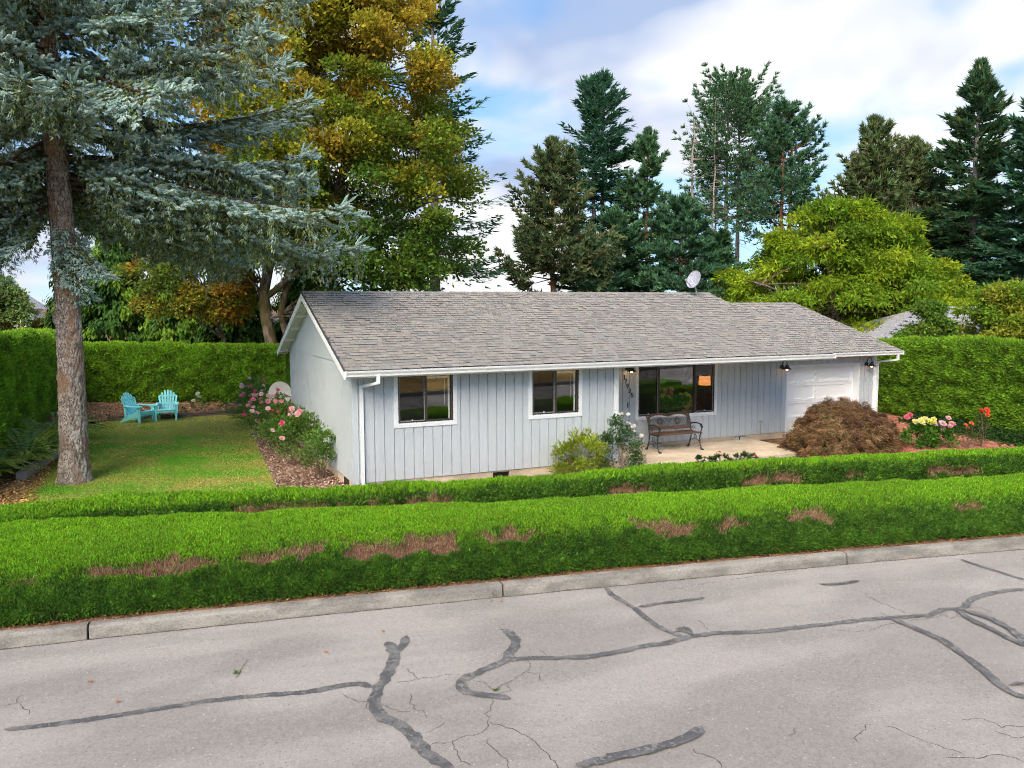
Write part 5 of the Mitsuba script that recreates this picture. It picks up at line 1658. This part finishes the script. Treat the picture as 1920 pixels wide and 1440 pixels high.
def shoots(L, P, A, ln, th, C, r):
    """Bottle-brush shoots: a soft tapering body bristling with needles."""
    k = len(P)
    A = nrm(A)
    S = nrm(np.cross(A, r.normal(size=(k, 3))))
    Tn = np.cross(A, S)
    ln = np.broadcast_to(ln, k)[:, None]
    th = np.broadcast_to(th, k)[:, None]
    rows = [P]
    for f, w in ((.22, .80), (.78, .85)):
        for s_ in range(4):
            c, s = math.cos(s_ * np.pi / 2 + f), math.sin(s_ * np.pi / 2 + f)
            rows.append(P + A * ln * f + (S * c + Tn * s) * th * .5 * w)
    rows.append(P + A * ln)
    v = np.stack(rows, 1).reshape(-1, 3)
    f = []
    for s_ in range(4):
        n_ = (s_ + 1) % 4
        f += [[0, 1 + n_, 1 + s_], [1 + s_, 1 + n_, 5 + n_], [1 + s_, 5 + n_, 5 + s_], [5 + s_, 5 + n_, 9]]
    b = L.n + 10 * np.arange(k)[:, None, None]
    L.f.append((b + np.array(f)[None]).reshape(-1, 3))
    L.v.append(v)
    L.c.append(np.repeat(C * .80, 10, axis=0))
    L.n += 10 * k
    for q in range(9):
        f0 = (q + r.random(k)) / 9
        phi = r.uniform(0, 6.28, k)[:, None]
        d = S * np.cos(phi) + Tn * np.sin(phi)
        L.spikes(P + A * ln * f0[:, None], A * .75 + d, th[:, 0] * r.uniform(.75, 1.05, k), .011, C * np.exp(r.normal(0, .18, (k, 1))), r)


def spruce_branch(seed, length, hang=.55, blue=.6):
    """One limb along +x with side branches, upturned silvery shoots and hanging green branchlets."""
    r = rng(seed)
    L = Leaves()
    W = []
    n = int(length / .16)
    t = np.linspace(.07, 1, n)
    ax = lambda t: np.stack([length * t, .12 * length * np.sin(t * 2.2 + seed) * t * .4, length * (-.26 * t ** 1.5 + .17 * t ** 3.2)], -1)
    W.append(tube(ax(np.linspace(0, 1, 9)), np.linspace(.030, .007, 9) * length / 4, 5, False))
    for tt in t:
        for e in (-1, 1):
            if r.random() < .10:
                continue
            b = ax(np.array(tt))
            d = nrm(ax(np.array(min(tt + .02, 1.02))) - ax(np.array(tt - .02)))
            ln = min(1.45, .30 * length) * (1.05 - tt) ** .55 * r.uniform(.45, 1.15) + .10
            s = nrm(np.cross(d, [0, 0, 1]))
            o = nrm(s * e * .8 + d * .75 + [0, 0, r.normal(-.12, .12)])
            m = max(int(ln / .10), 2)
            u = np.linspace(.15, 1, m)[:, None]
            pts = b + o * ln * u + [0, 0, 1] * (-.34 * ln * u ** 1.4 + .20 * ln * u ** 3)
            W.append(tube(np.vstack([b, pts[m // 2], pts[-1]]), [.012, .008, .004], 3, False))
            k = m
            for e2 in (-1, 1):
                td = nrm(o + np.cross(o, [0, 0, 1]) * e2 * r.uniform(.6, 1.1, (k, 1)) + [0, 0, .10] + r.normal(0, .22, (k, 3)))
                isb = (r.random(k) < blue * (.55 + .7 * u[:, 0]))
                C = np.where(isb[:, None], BLUE[r.integers(0, 4, k)], OLDG[r.integers(0, 4, k)]) * np.exp(r.normal(0, .12, (k, 1)))
                shoots(L, pts, td, r.uniform(.13, .23, k), r.uniform(.055, .078, k), C, r)
            shoots(L, pts[-1:], o[None] + [0, 0, .25], np.array([.26]), np.array([.08]), BLUE[r.integers(0, 4, 1)], r)
            # hanging branchlets
            h = r.random(k) < hang
            for p in pts[h]:
                hl = r.uniform(.25, .75) * (.5 + .5 * tt)
                mm = int(hl / .075)
                if mm < 2:
                    continue
                f = np.linspace(.1, 1, mm)[:, None]
                q = p + [0, 0, -hl] * f + r.normal(0, .02, (mm, 3)) + o * .10 * f
                C = OLDG[r.integers(0, 4, mm)] * np.exp(r.normal(0, .2, (mm, 1)))
                last = r.random(mm) < .15 + .35 * f[:, 0] * blue
                C[last] = BLUE[r.integers(0, 4, last.sum())] * .8
                for sp in (.25, .45, .65, .8, 1.0):
                    L.tris(q + r.normal(0, .015, (mm, 3)), np.c_[r.normal(0, sp, (mm, 2)), -np.ones(mm)], ball(r, mm), r.uniform(.06, .11, mm), .022, C * np.exp(r.normal(0, .18, (mm, 1))))
    # leader with a whorl of stiff upright shoots
    b = ax(np.array(1.0))
    shoots(L, np.repeat(b[None], 6, 0), np.array([[.9, 0, .8], [.6, .6, .5], [.6, -.6, .5], [.9, .3, .2], [.9, -.3, .2], [.5, 0, 1.0]]), np.array([.42, .26, .26, .28, .28, .32]), np.array([.065] * 6), BLUE[r.integers(0, 4, 6)], r)
    for w in W:
        L.mesh(w, (.11, .075, .055))
    return L.build()


for i, (ln, hg, bl) in enumerate(((6.2, .34, .62), (5.4, .40, .66), (4.6, .36, .72), (3.4, .30, .75), (2.2, .22, .80))):
    m, c = spruce_branch(510 + i, ln, hg, bl)
    scene[f'spruce_limb_{i}'] = {'type': 'shapegroup', 'limb': mikit.ply(m, 'm_needle', color=c)}
LEN = [6.2, 5.4, 4.6, 3.4, 2.2]
r = rng(520)
toward = math.degrees(math.atan2(CAM[1] - TY, CAM[0] - TX))      # azimuth of the street side
for q in range(72):
    z = 6.2 + 8.0 * ((q + r.random()) / 72) ** 1.05
    az = (q * 137.508 + r.normal(0, 14)) % 360
    want = np.interp(z, [6, 7, 8, 9.5, 11, 13, 14.4], [5.6, 6.1, 5.5, 4.1, 3.0, 1.7, .6]) * r.uniform(.78, 1.08)
    off = abs((az - toward + 180) % 360 - 180)
    if off < 42 and z < 7.0:
        continue
    if off < 42 and z < 8.6:
        want *= .55
    i = int(np.argmin([abs(l - want) for l in LEN]))
    s = want / LEN[i]
    tilt = np.interp(z, [6, 9, 14], [1, -5, -28]) + r.normal(0, 9)
    xf = T().translate([TX, TY, z]).rotate([0, 0, 1], az).rotate([0, 1, 0], tilt).rotate([1, 0, 0], r.normal(0, 20)).scale([s, s * (1 if r.random() < .5 else -1), s])
    scene[numbered(spruce + '__branch')] = {'type': 'instance', 'to_world': xf, 'group': {'type': 'ref', 'id': f'spruce_limb_{i}'}}
# low sprout at the right of the trunk and a few low boughs
for az, z, i, s, tilt in ((-40, 5.55, 4, .70, 45), (-28, 5.2, 4, .62, 62), (-58, 5.35, 4, .62, 60), (-35, 4.9, 4, .5, 70), (-48, 5.1, 4, .55, 35), (178, 6.0, 1, .85, 18), (165, 5.9, 2, .95, 24), (188, 5.8, 2, 1.0, 26), (30, 6.1, 2, .9, 10), (-12, 6.4, 0, .98, 8), (10, 6.2, 1, 1.05, 5), (-26, 6.8, 1, 1.1, 6), (44, 6.4, 1, .95, 12), (150, 6.2, 1, .9, 12), (185, 6.4, 0, .8, 14), (215, 6.8, 1, .8, 10)):
    scene[numbered(spruce + '__branch')] = {'type': 'instance', 'to_world': T().translate([TX, TY, z]).rotate([0, 0, 1], az).rotate([0, 1, 0], tilt).scale(s), 'group': {'type': 'ref', 'id': f'spruce_limb_{i}'}}

# ---------------------------------------------------------------- neighbouring buildings
k = thing('neighbour_house', 'grey hip roofed neighbouring house behind the right hedge', 'house')
nx, ny = 27.4, 9.3
ux = np.array([rgt[0], rgt[1]])
uy = np.array([fwd[0], fwd[1]])
uy = uy / np.linalg.norm(uy)


def loc(a, b, z):
    return [nx + ux[0] * a + uy[0] * b, ny + ux[1] * a + uy[1] * b, z]


add('wall', trimesh.convex.convex_hull(np.array([loc(a, b, z) for a in (-2.9, 7) for b in (-2.5, 4.5) for z in (-.1, 2.2)])), 'm_siding', k)
bsdf('m_farroof', {'type': 'principled', 'base_color': proc(lambda p, n, uv: mix((.22, .22, .24), (.33, .33, .36), fbm(p.x * 2, p.y * 2, p.z * 14, 3))), 'roughness': .95, 'specular': .1})
ev = [loc(-3.4, -3.0, 2.12), loc(7.6, -3.0, 2.12), loc(7.6, 5.6, 2.12), loc(-3.4, 5.0, 2.12)]
rg_ = [loc(.2, 1, 3.56), loc(4, 1, 3.56)]
rf = add('roof', trimesh.convex.convex_hull(np.array(ev + rg_)), 'm_farroof', k)
rows = []
for j in range(9):
    f = j / 9
    a0, a1 = -3.4 + 3.6 * f, 7.6 - 3.6 * f
    b, z = -3.0 + 4.0 * f, 2.12 + 1.43 * f
    rows.append(trimesh.convex.convex_hull(np.array([loc(a, bb, zz) for a in (a0, a1) for bb, zz in ((b - .02, z), (b - .02, z + .05), (b + .44, z + .158))])))
add('course', cat(*rows), 'm_farroof', rf, kind='stuff')
k = thing('far_house', 'distant pale house with a brick topped porch pillar seen past the left hedge', 'house')
bsdf('m_cream', {'type': 'principled', 'base_color': rgb(.60, .58, .57), 'roughness': .7})
bsdf('m_rust', {'type': 'principled', 'base_color': rgb(.42, .14, .09), 'roughness': .8})
bsdf('m_orange', {'type': 'principled', 'base_color': rgb(.62, .26, .05), 'roughness': .8})
add('wall', box(-13.2, -10.5, 56.0, 62, -.1, 3.6), 'm_cream', k)
add('roof', trimesh.convex.convex_hull(np.array([(-13.8, 55.2, 3.5), (-10.0, 55.2, 3.5), (-13.8, 62, 3.5), (-10.0, 62, 3.5), (-11.9, 55.6, 4.9), (-11.9, 62, 4.9)])), 'm_farroof', k)
for z0, z1, w, mt in ((-.1, 2.0, .42, 'm_cream'), (2.0, 2.22, .50, 'm_rust')):
    add('pillar', box(-10.9 - w, -10.9 + w, 53.6 - w, 53.6 + w, z0, z1), mt, k)
add('porch_gable', trimesh.convex.convex_hull(np.array([(-11.6, 53.2, 2.22), (-10.2, 53.2, 2.22), (-10.9, 53.2, 3.3), (-11.6, 56, 2.22), (-10.2, 56, 2.22), (-10.9, 56, 3.3)])), 'm_cream', k)
w = add('window', box(-12.9, -12.0, 55.93, 55.99, 1.0, 2.2), 'm_black', k)
add('frame', cat(*frame_box(-13.0, -11.9, .9, 2.3, 55.90, 55.96, .1)), 'm_white', w)
k = thing('board_fence', 'short orange board fence at the left picture edge above the hedge', 'fence')
for i in range(6):
    add('board', box(-14.2 + i * .26, -13.96 + i * .26, 50.0, 50.05, -.1, 2.45), 'm_orange', k)
k = thing('rear_house', 'pale blue grey house behind the maple trunks at the left end of the roof', 'house')
bsdf('m_palewall', {'type': 'principled', 'base_color': rgb(.50, .55, .62), 'roughness': .7})
for i in range(7):
    add('board', cbox(1.2, 6.6, 24.6, 24.75, .05 + i * .3, .335 + i * .3, .01), 'm_palewall', k)
w = add('window', box(2.45, 3.35, 24.50, 24.58, 1.15, 2.0), 'm_black', k)
add('frame', cat(*frame_box(2.36, 3.44, 1.06, 2.09, 24.47, 24.56, .09)), 'm_white', w)
add('roof', trimesh.convex.convex_hull(np.array([(.9, 24.3, 2.2), (6.9, 24.3, 2.2), (.9, 29, 2.2), (6.9, 29, 2.2), (.9, 26.6, 3.3), (6.9, 26.6, 3.3)])), 'm_farroof', k)

# ---------------------------------------------------------------- garden objects
# timbers edging the rear bed, weathered wood edging at the left bed
for i, (a, b, lab) in enumerate((((-4.75, 13.72), (-2.85, 13.47), 'dark weathered timber edging behind the blue chairs'), ((-2.82, 13.46), (-.62, 13.72), 'long dark timber edging of the rear bed right of the chairs'), ((-.42, 13.80), (.75, 15.1), 'short timber with a dark round end running back beside the roses'))):
    key = numbered('edging_timber')
    a, b = np.array(a), np.array(b)
    d = np.linalg.norm(b - a)
    if i < 2:
        m = cbox(0, d, -.07, .07, 0, .17, .012)
        m = m.subdivide().subdivide()
        v = np.array(m.vertices)
        m.vertices = v + (meshkit.fbm(v * 6 + i, 3, 3)[:, None] - .5) * .02
    else:
        m = tube([(0, 0, .13), (d, 0, .13)], .13, 14)
    ang = math.degrees(math.atan2(b[1] - a[1], b[0] - a[0]))
    add(key, m, 'm_timber', xf=T().translate([a[0], a[1], .0]).rotate([0, 0, 1], ang))
    labels[key] = {'label': lab, 'category': 'timber'}
for i, (a, b, lab) in enumerate((((-6.18, 4.2), (-6.02, 5.35), 'nearest grey timber of the left bed edging by the hedge corner'), ((-6.0, 5.4), (-5.70, 7.6), 'second grey timber of the left bed edging behind the spruce trunk'), ((-5.7, 7.65), (-5.5, 9.9), 'third grey timber of the left bed edging, mostly hidden by the spruce trunk'))):
    key = numbered('bed_timber')
    a, b = np.array(a), np.array(b)
    d = np.linalg.norm(b - a)
    m = cbox(0, d, -.10, .10, -.02, .20, .015)
    ang = math.degrees(math.atan2(b[1] - a[1], b[0] - a[0]))
    add(key, m, 'm_dead', xf=T().translate([a[0], a[1], .0]).rotate([0, 0, 1], ang))
    labels[key] = {'label': lab, 'category': 'timber'}


def hull(*pts):
    return trimesh.convex.convex_hull(np.array(pts, float))


def plank(a, b, w, t, up=(0, 0, 1)):
    """A board from a to b, w wide, t thick; up is its face normal."""
    a, b, up = np.array(a, float), np.array(b, float), np.array(up, float)
    d = nrm(b - a)
    s = nrm(np.cross(d, up))
    u = np.cross(s, d)
    return hull(*[p + s * i * w / 2 + u * j * t / 2 for p in (a, b) for i in (-1, 1) for j in (-1, 1)])


def adirondack(x, y, rot, lab):
    k = thing('garden_chair', lab, 'chair', 'turquoise slatted garden chairs on the lawn')
    xf = T().translate([x, y, .012]).rotate([0, 0, 1], rot).scale(.93)
    A = lambda n, m: add(n, m, 'm_teal', k, xf=xf)
    # local frame: sitter looks towards -y, z up
    for s in (-1, 1):
        A('front_leg', hull((s * .30, -.34, .0), (s * .345, -.34, .0), (s * .30, -.25, .0), (s * .345, -.25, 0), (s * .30, -.36, .56), (s * .345, -.36, .56), (s * .30, -.22, .56), (s * .345, -.22, .56)))
        A('rear_leg', hull((s * .25, .50, .0), (s * .295, .50, .0), (s * .25, .60, .0), (s * .295, .60, 0), (s * .25, -.30, .40), (s * .295, -.30, .40), (s * .25, -.30, .26), (s * .295, -.30, .26), (s * .25, .30, .25), (s * .295, .30, .25)))
        A('armrest', hull((s * .26, -.42, .56), (s * .41, -.42, .56), (s * .42, -.30, .56), (s * .26, .34, .565), (s * .36, .34, .565), (s * .26, -.42, .59), (s * .41, -.42, .59), (s * .42, -.30, .59), (s * .26, .34, .595), (s * .36, .34, .595)))
        A('arm_post', hull((s * .28, .26, .2), (s * .33, .26, .2), (s * .28, .33, .2), (s * .33, .33, .2), (s * .28, .28, .56), (s * .33, .28, .56), (s * .28, .34, .56), (s * .33, .34, .56)))
    for i in range(6):
        y0 = -.35 + i * .105
        z = .405 - (y0 + .35) * .28
        A('seat_slat', plank((-.27, y0, z), (.27, y0, z), .092, .02, (0, -.27, 1)))
    hts = [.80, .90, .965, .99, .965, .90, .80]
    for i in range(7):
        f = (i - 3) / 3
        b = np.array([f * .20, .24, .24])
        e = np.array([f * .285, .24 + (hts[i] - .24) * .42, hts[i]])
        d = nrm(e - b)
        m = plank(b, e, .062, .018, (0, -1, .42))
        t = trimesh.creation.cylinder(.031, .018, sections=14)
        w = np.array([0, -1, .42]) / np.linalg.norm([0, -1, .42])
        t.apply_transform(trimesh.geometry.align_vectors([0, 0, 1], w))
        t.apply_translation(e)
        A('back_slat', cat(m, t))
    A('back_rail', plank((-.30, .36, .56), (.30, .36, .56), .06, .03, (0, -1, .4)))
    A('back_rail', plank((-.27, .48, .82), (.27, .48, .82), .05, .025, (0, -1, .4)))
    A('front_apron', plank((-.28, -.36, .36), (.28, -.36, .36), .09, .02, (0, 1, 0)))
    return k


adirondack(-3.80, 12.92, 46, 'turquoise garden chair on the left, turned sideways toward its neighbour')
adirondack(-2.98, 13.08, -8, 'turquoise garden chair on the right with its fan back facing the street')


def bench(x, y, rot):
    k = thing('garden_bench', 'black cast iron garden bench with brown wooden slats and scrolled arms on the patio', 'bench')
    xf = T().translate([x, y, .10]).rotate([0, 0, 1], rot)
    A = lambda n, m, b, p=k, s=40: add(n, m, b, p, xf=xf, smooth=s)
    H = .62
    for s in (-1, 1):
        X = s * H
        A('leg', tube(arc((X, .30, 0), (X, .16, .22), (X, .18, .42), 8), [.024, .018, .017, .016, .016, .017, .018, .018], 6), 'm_iron')
        A('leg', tube(arc((X, -.28, 0), (X, -.13, .2), (X, -.22, .42), 8), [.024, .018, .017, .016, .016, .017, .018, .018], 6), 'm_iron')
        A('foot', cat(cbox(X - .03, X + .03, .27, .34, 0, .03, .006), cbox(X - .03, X + .03, -.33, -.26, 0, .03, .006)), 'm_iron')
        A('back_post', tube(arc((X, .18, .42), (X, .20, .62), (X, .33, .86), 8), .018, 6), 'm_iron')
        A('side_rail', tube(arc((X, .19, .42), (X, 0, .38), (X, -.27, .43), 8), .017, 6), 'm_iron')
        A('armrest', tube(np.vstack([arc((X, .22, .60), (X, 0, .68), (X, -.24, .63), 8), [(X, -.29, .59), (X, -.27, .55), (X, -.23, .57)]]), .018, 6), 'm_iron')
        A('scroll', cat(tube(arc((X, -.20, .44), (X, -.32, .52), (X, -.20, .61), 7), .011, 5), tube(arc((X, .16, .2), (X, .02, .30), (X, -.16, .20), 8), .010, 5), tube([(X + .0, .05 * math.cos(a), .30 + .05 * math.sin(a)) for a in np.linspace(0, 6.28, 13)], .009, 5), tube([(X, .08 + .04 * math.cos(a), .53 + .04 * math.sin(a)) for a in np.linspace(0, 6.28, 12)], .009, 5)), 'm_iron')
    for i in range(5):
        yy = -.25 + i * .095
        A('seat_slat', cbox(-H, H, yy - .038, yy + .038, .425 - .012 * math.sin(i / 4 * 3.14), .45 - .012 * math.sin(i / 4 * 3.14), .005), 'm_wood', s=False)
    A('lower_rail', plank((-H, .225, .53), (H, .225, .53), .085, .025, (0, -1, .35)), 'm_wood', s=False)
    # cast lattice back in an arched wooden frame
    bk = lambda u, v: np.array([u, .235 + v * .27, .575 + v])
    top = lambda u: .245 + .055 * abs(math.sin((u / H) * math.pi)) - .03 * (abs(u) / H) ** 4
    us = np.linspace(-H, H, 41)
    A('top_rail', tube([bk(u, top(u)) for u in us], .030, 6), 'm_wood')
    for s in (-1, 1):
        A('frame_post', plank(bk(s * (H - .05), 0), bk(s * (H - .05), .22), .05, .022, (0, -1, .3)), 'm_wood', s=False)
    lat = []
    for u in np.arange(-.66, .9, .075):
        for sg in (-1, 1):
            p = [(u + sg * f * .22, f * .22) for f in np.linspace(0, 1, 8)]
            p = [q for q in p if abs(q[0]) < H - .06]
            if len(p) > 2:
                lat.append(tube([bk(*q) for q in p], .0065, 4, False))
    A('lattice', cat(*lat), 'm_iron')
    for u0 in (-.26, .26):
        p = [bk(u0, .02), bk(u0 + .105, .115), bk(u0, .21), bk(u0 - .105, .115), bk(u0, .02)]
        A('diamond', cat(*[tube([p[i] - [0, .012, 0], p[i + 1] - [0, .012, 0]], .011, 5) for i in range(4)]), 'm_wood')
        A('medallion', cat(*[tube([bk(u0 + .045 * math.cos(a), .115 + .045 * math.sin(a)) - [0, .01, 0] for a in np.linspace(0, 6.28, 13)], .010, 5)]), 'm_iron')
    return k


bench(8.32, 1.02, -1.0)

# gooseneck wall lamps, lit
bsdf('m_bulbglass', {'type': 'principled', 'base_color': rgb(.75, .72, .68), 'roughness': .3})


def wall_lamp(x, z, lab, glow, short=False):
    k = thing('wall_lamp', lab, 'lamp', 'black wall lamps along the recessed wall')
    y = JOG - .006
    A = lambda n, m, b='m_iron', **q: add(n, m, b, k, smooth=40, **q)
    yo = y - .20
    if not short:
        A('wall_plate', tube([(x, y, z - .02), (x, y - .03, z - .02)], [.058, .05], 14))
        A('gooseneck', tube(np.vstack([arc((x, y - .02, z + .0), (x, y - .05, z + .20), (x, y - .13, z + .18), 8), arc((x, y - .13, z + .18), (x, yo, z + .17), (x, yo, z + .03), 6)[1:]]), .011, 6))
    else:
        A('wall_plate', cbox(x - .06, x + .06, y - .03, y, z - .05, z + .06, .006))
        A('bracket', tube([(x, y - .02, z + .04), (x, yo, z + .05)], .014, 6))
    A('lamp_shade', tube([(x, yo, z + .05), (x, yo, z + .03), (x, yo, z - .02), (x, yo, z - .06), (x, yo, z - .075)], [.022, .040, .062, .112, .124], 18, False))
    A('bulb', trimesh.creation.icosphere(2, .032).apply_translation([x, yo, z - .075]), 'm_bulbglass', emitter={'type': 'area', 'radiance': rgb(glow * 1.0, glow * .55, glow * .22)})
    A('wire_guard', cat(*[tube([(x + .05 * math.cos(a) * f, yo + .05 * math.sin(a) * f, z - .075 - .06 * (1 - f ** 2) ** .5) for f in np.linspace(1, 0, 5)], .003, 4, False) for a in np.arange(6) * 1.047]))
    return k


wall_lamp(7.30, 2.14, 'black shaded wall lamp above the house number', 5, True)
wall_lamp(12.235, 2.02, 'black gooseneck wall lamp left of the garage door', 3)
wall_lamp(15.36, 2.00, 'black gooseneck wall lamp right of the garage door', 3)

# satellite dishes
def dish(key, base, centre, face, R_, lab, mat, mesh=False):
    k = thing(key, lab, 'satellite dish')
    face = nrm(np.array(face, float))
    u = nrm(np.cross([0, 0, 1], face))
    w = np.cross(face, u)
    c = np.array(centre, float)
    pr = [np.array([c + u * R_ * f * math.cos(a) + w * R_ * 1.08 * f * math.sin(a) + face * (R_ * .22 * f * f - R_ * .2) for a in np.linspace(0, 2 * np.pi, 33)[:-1]]) for f in np.linspace(.02, 1, 7)]
    v = np.vstack(pr)
    i, j = np.meshgrid(np.arange(6), np.arange(32), indexing='ij')
    a0, a1 = (i * 32 + j).ravel(), (i * 32 + (j + 1) % 32).ravel()
    f = np.vstack([np.c_[a0, a1, a1 + 32], np.c_[a0, a1 + 32, a0 + 32]])
    add('reflector', trimesh.Trimesh(v, f, process=False), mat, k, smooth=True)
    add('rim', tube(np.vstack([pr[-1], pr[-1][:1]]), .008, 5), mat, k)
    bot = c - w * R_ * .95
    add('mast', tube([base, (np.array(base) + c) / 2, c - face * R_ * .25 - w * R_ * .5], .020, 7), 'm_alu', k)
    tipp = c + face * R_ * 1.25 - w * R_ * .55
    add('feed_arm', tube([c - face * R_ * .1 - w * R_ * .98, tipp], .014, 6), 'm_alu', k)
    add('feed_horn', tube([tipp - face * .02, tipp + (c - tipp) * .16], [.045, .030], 10), 'm_dish', k)
    return k


dish('satellite_dish', (10.62, 3.30, 3.98), (10.46, 3.25, 4.40), (-.92, -.18, .36), .235, 'round grey satellite dish on a bent mast at the roof ridge', 'm_dish')
k = dish('garden_dish', (.02, 7.00, 1.22), (-.30, 7.10, 1.33), (-.25, -.95, .15), .30, 'pale old dish on an arm at the rear house corner above the roses', 'm_bulbglass')

# things seen through the picture window
r = rng(600)
k = thing('flower_planter', 'yellow and pink flowers over green leaves behind the middle pane of the picture window', 'flowers')
add('trough', cbox(8.22, 9.36, JOG + .16, JOG + .48, .55, .86, .02), 'm_wood', k)
L = Leaves()
n = 2600
P = np.c_[r.uniform(8.20, 9.38, n), r.uniform(JOG + .10, JOG + .50, n), .82 + .50 * r.random(n) ** .8]
L.blades(P, ball(r, n) * .7 + [0, -.3, .4], ball(r, n) + [0, -.4, .6], .085, .045, vary((.14, .28, .08), r, n), fold=.12)
m, c = L.build()
add('leaves', m, 'm_leaf', k, color=c)
for q in range(20):
    xx = r.uniform(8.25, 9.33)
    pk = 8.52 < xx < 9.05 and q % 2 == 0
    bloom_at(k, (xx, r.uniform(JOG + .12, JOG + .32), 1.32 + (.12 if pk else 0) + r.normal(0, .05)), .14, (.78, .25, .34) if pk else (.80, .80, .22), r)
k = thing('table_lamp', 'lit table lamp with an orange shade behind the right pane of the picture window', 'lamp')
lx, ly = 10.52, 2.75
bsdf('m_lampshade', {'type': 'principled', 'base_color': rgb(.55, .25, .10), 'roughness': .8})
add('shade', tube([(lx, ly, 1.48), (lx, ly, 1.74)], [.165, .150], 20, False), 'm_lampshade', k, emitter={'type': 'area', 'radiance': rgb(.30, .11, .03)})
add('base', tube([(lx, ly, 1.05), (lx, ly, 1.09), (lx, ly, 1.2), (lx, ly, 1.3), (lx, ly, 1.48)], [.08, .05, .085, .03, .012], 12), 'm_bulbglass', k, smooth=40)
k = thing('side_table', 'wooden side table under the orange lamp inside the picture window', 'table')
add('tabletop', cbox(9.9, 10.95, 2.45, 3.05, 1.0, 1.05, .008), 'm_wood', k)
for x in (9.95, 10.9):
    for y in (2.5, 3.0):
        add('leg', cbox(x - .025, x + .025, y - .025, y + .025, .12, 1.0, .004), 'm_wood', k)
k = thing('armchair', 'dim armchair with a pale cushion behind the left pane of the picture window', 'chair')
bsdf('m_cushion', {'type': 'principled', 'base_color': rgb(.42, .40, .36), 'roughness': .9})
add('seat', cbox(7.75, 8.35, 2.1, 2.75, .35, .58, .05), 'm_room', k)
add('backrest', cbox(7.75, 8.35, 2.7, 2.9, .40, 1.12, .05), 'm_room', k)
for x in (7.66, 8.34):
    add('armrest', cbox(x, x + .12, 2.1, 2.85, .35, .78, .03), 'm_room', k)
key = add('cushion', cbox(7.86, 8.2, 2.45, 2.62, .58, .92, .06), 'm_cushion')
labels[key] = {'label': 'pale cushion on the armchair behind the left pane of the picture window', 'category': 'cushion'}
k = thing('suncatcher', 'round pale green suncatcher hanging inside the picture window near the right mullion', 'ornament')
add('disc', tube([(9.30, JOG + .10, 1.74), (9.30, JOG + .108, 1.74)], .052, 16), 'm_bulbglass', k)
add('cord', tube([(9.30, JOG + .104, 1.79), (9.30, JOG + .104, 2.3)], .003, 4), 'm_black', k)
k = thing('hanging_ornament', 'dark feathered ornament hanging on a cord inside the top of the picture window', 'ornament')
add('cord', tube([(9.10, JOG + .10, 2.02), (9.10, JOG + .10, 2.31)], .004, 4), 'm_black', k)
for z, w in ((2.02, .045), (1.93, .035)):
    add('feather', hull((9.10 - w, JOG + .10, z + .03), (9.10 + w * .3, JOG + .10, z + .05), (9.10 + w, JOG + .10, z - .04), (9.10, JOG + .112, z), (9.08, JOG + .09, z - .05)), 'm_bronze', k)
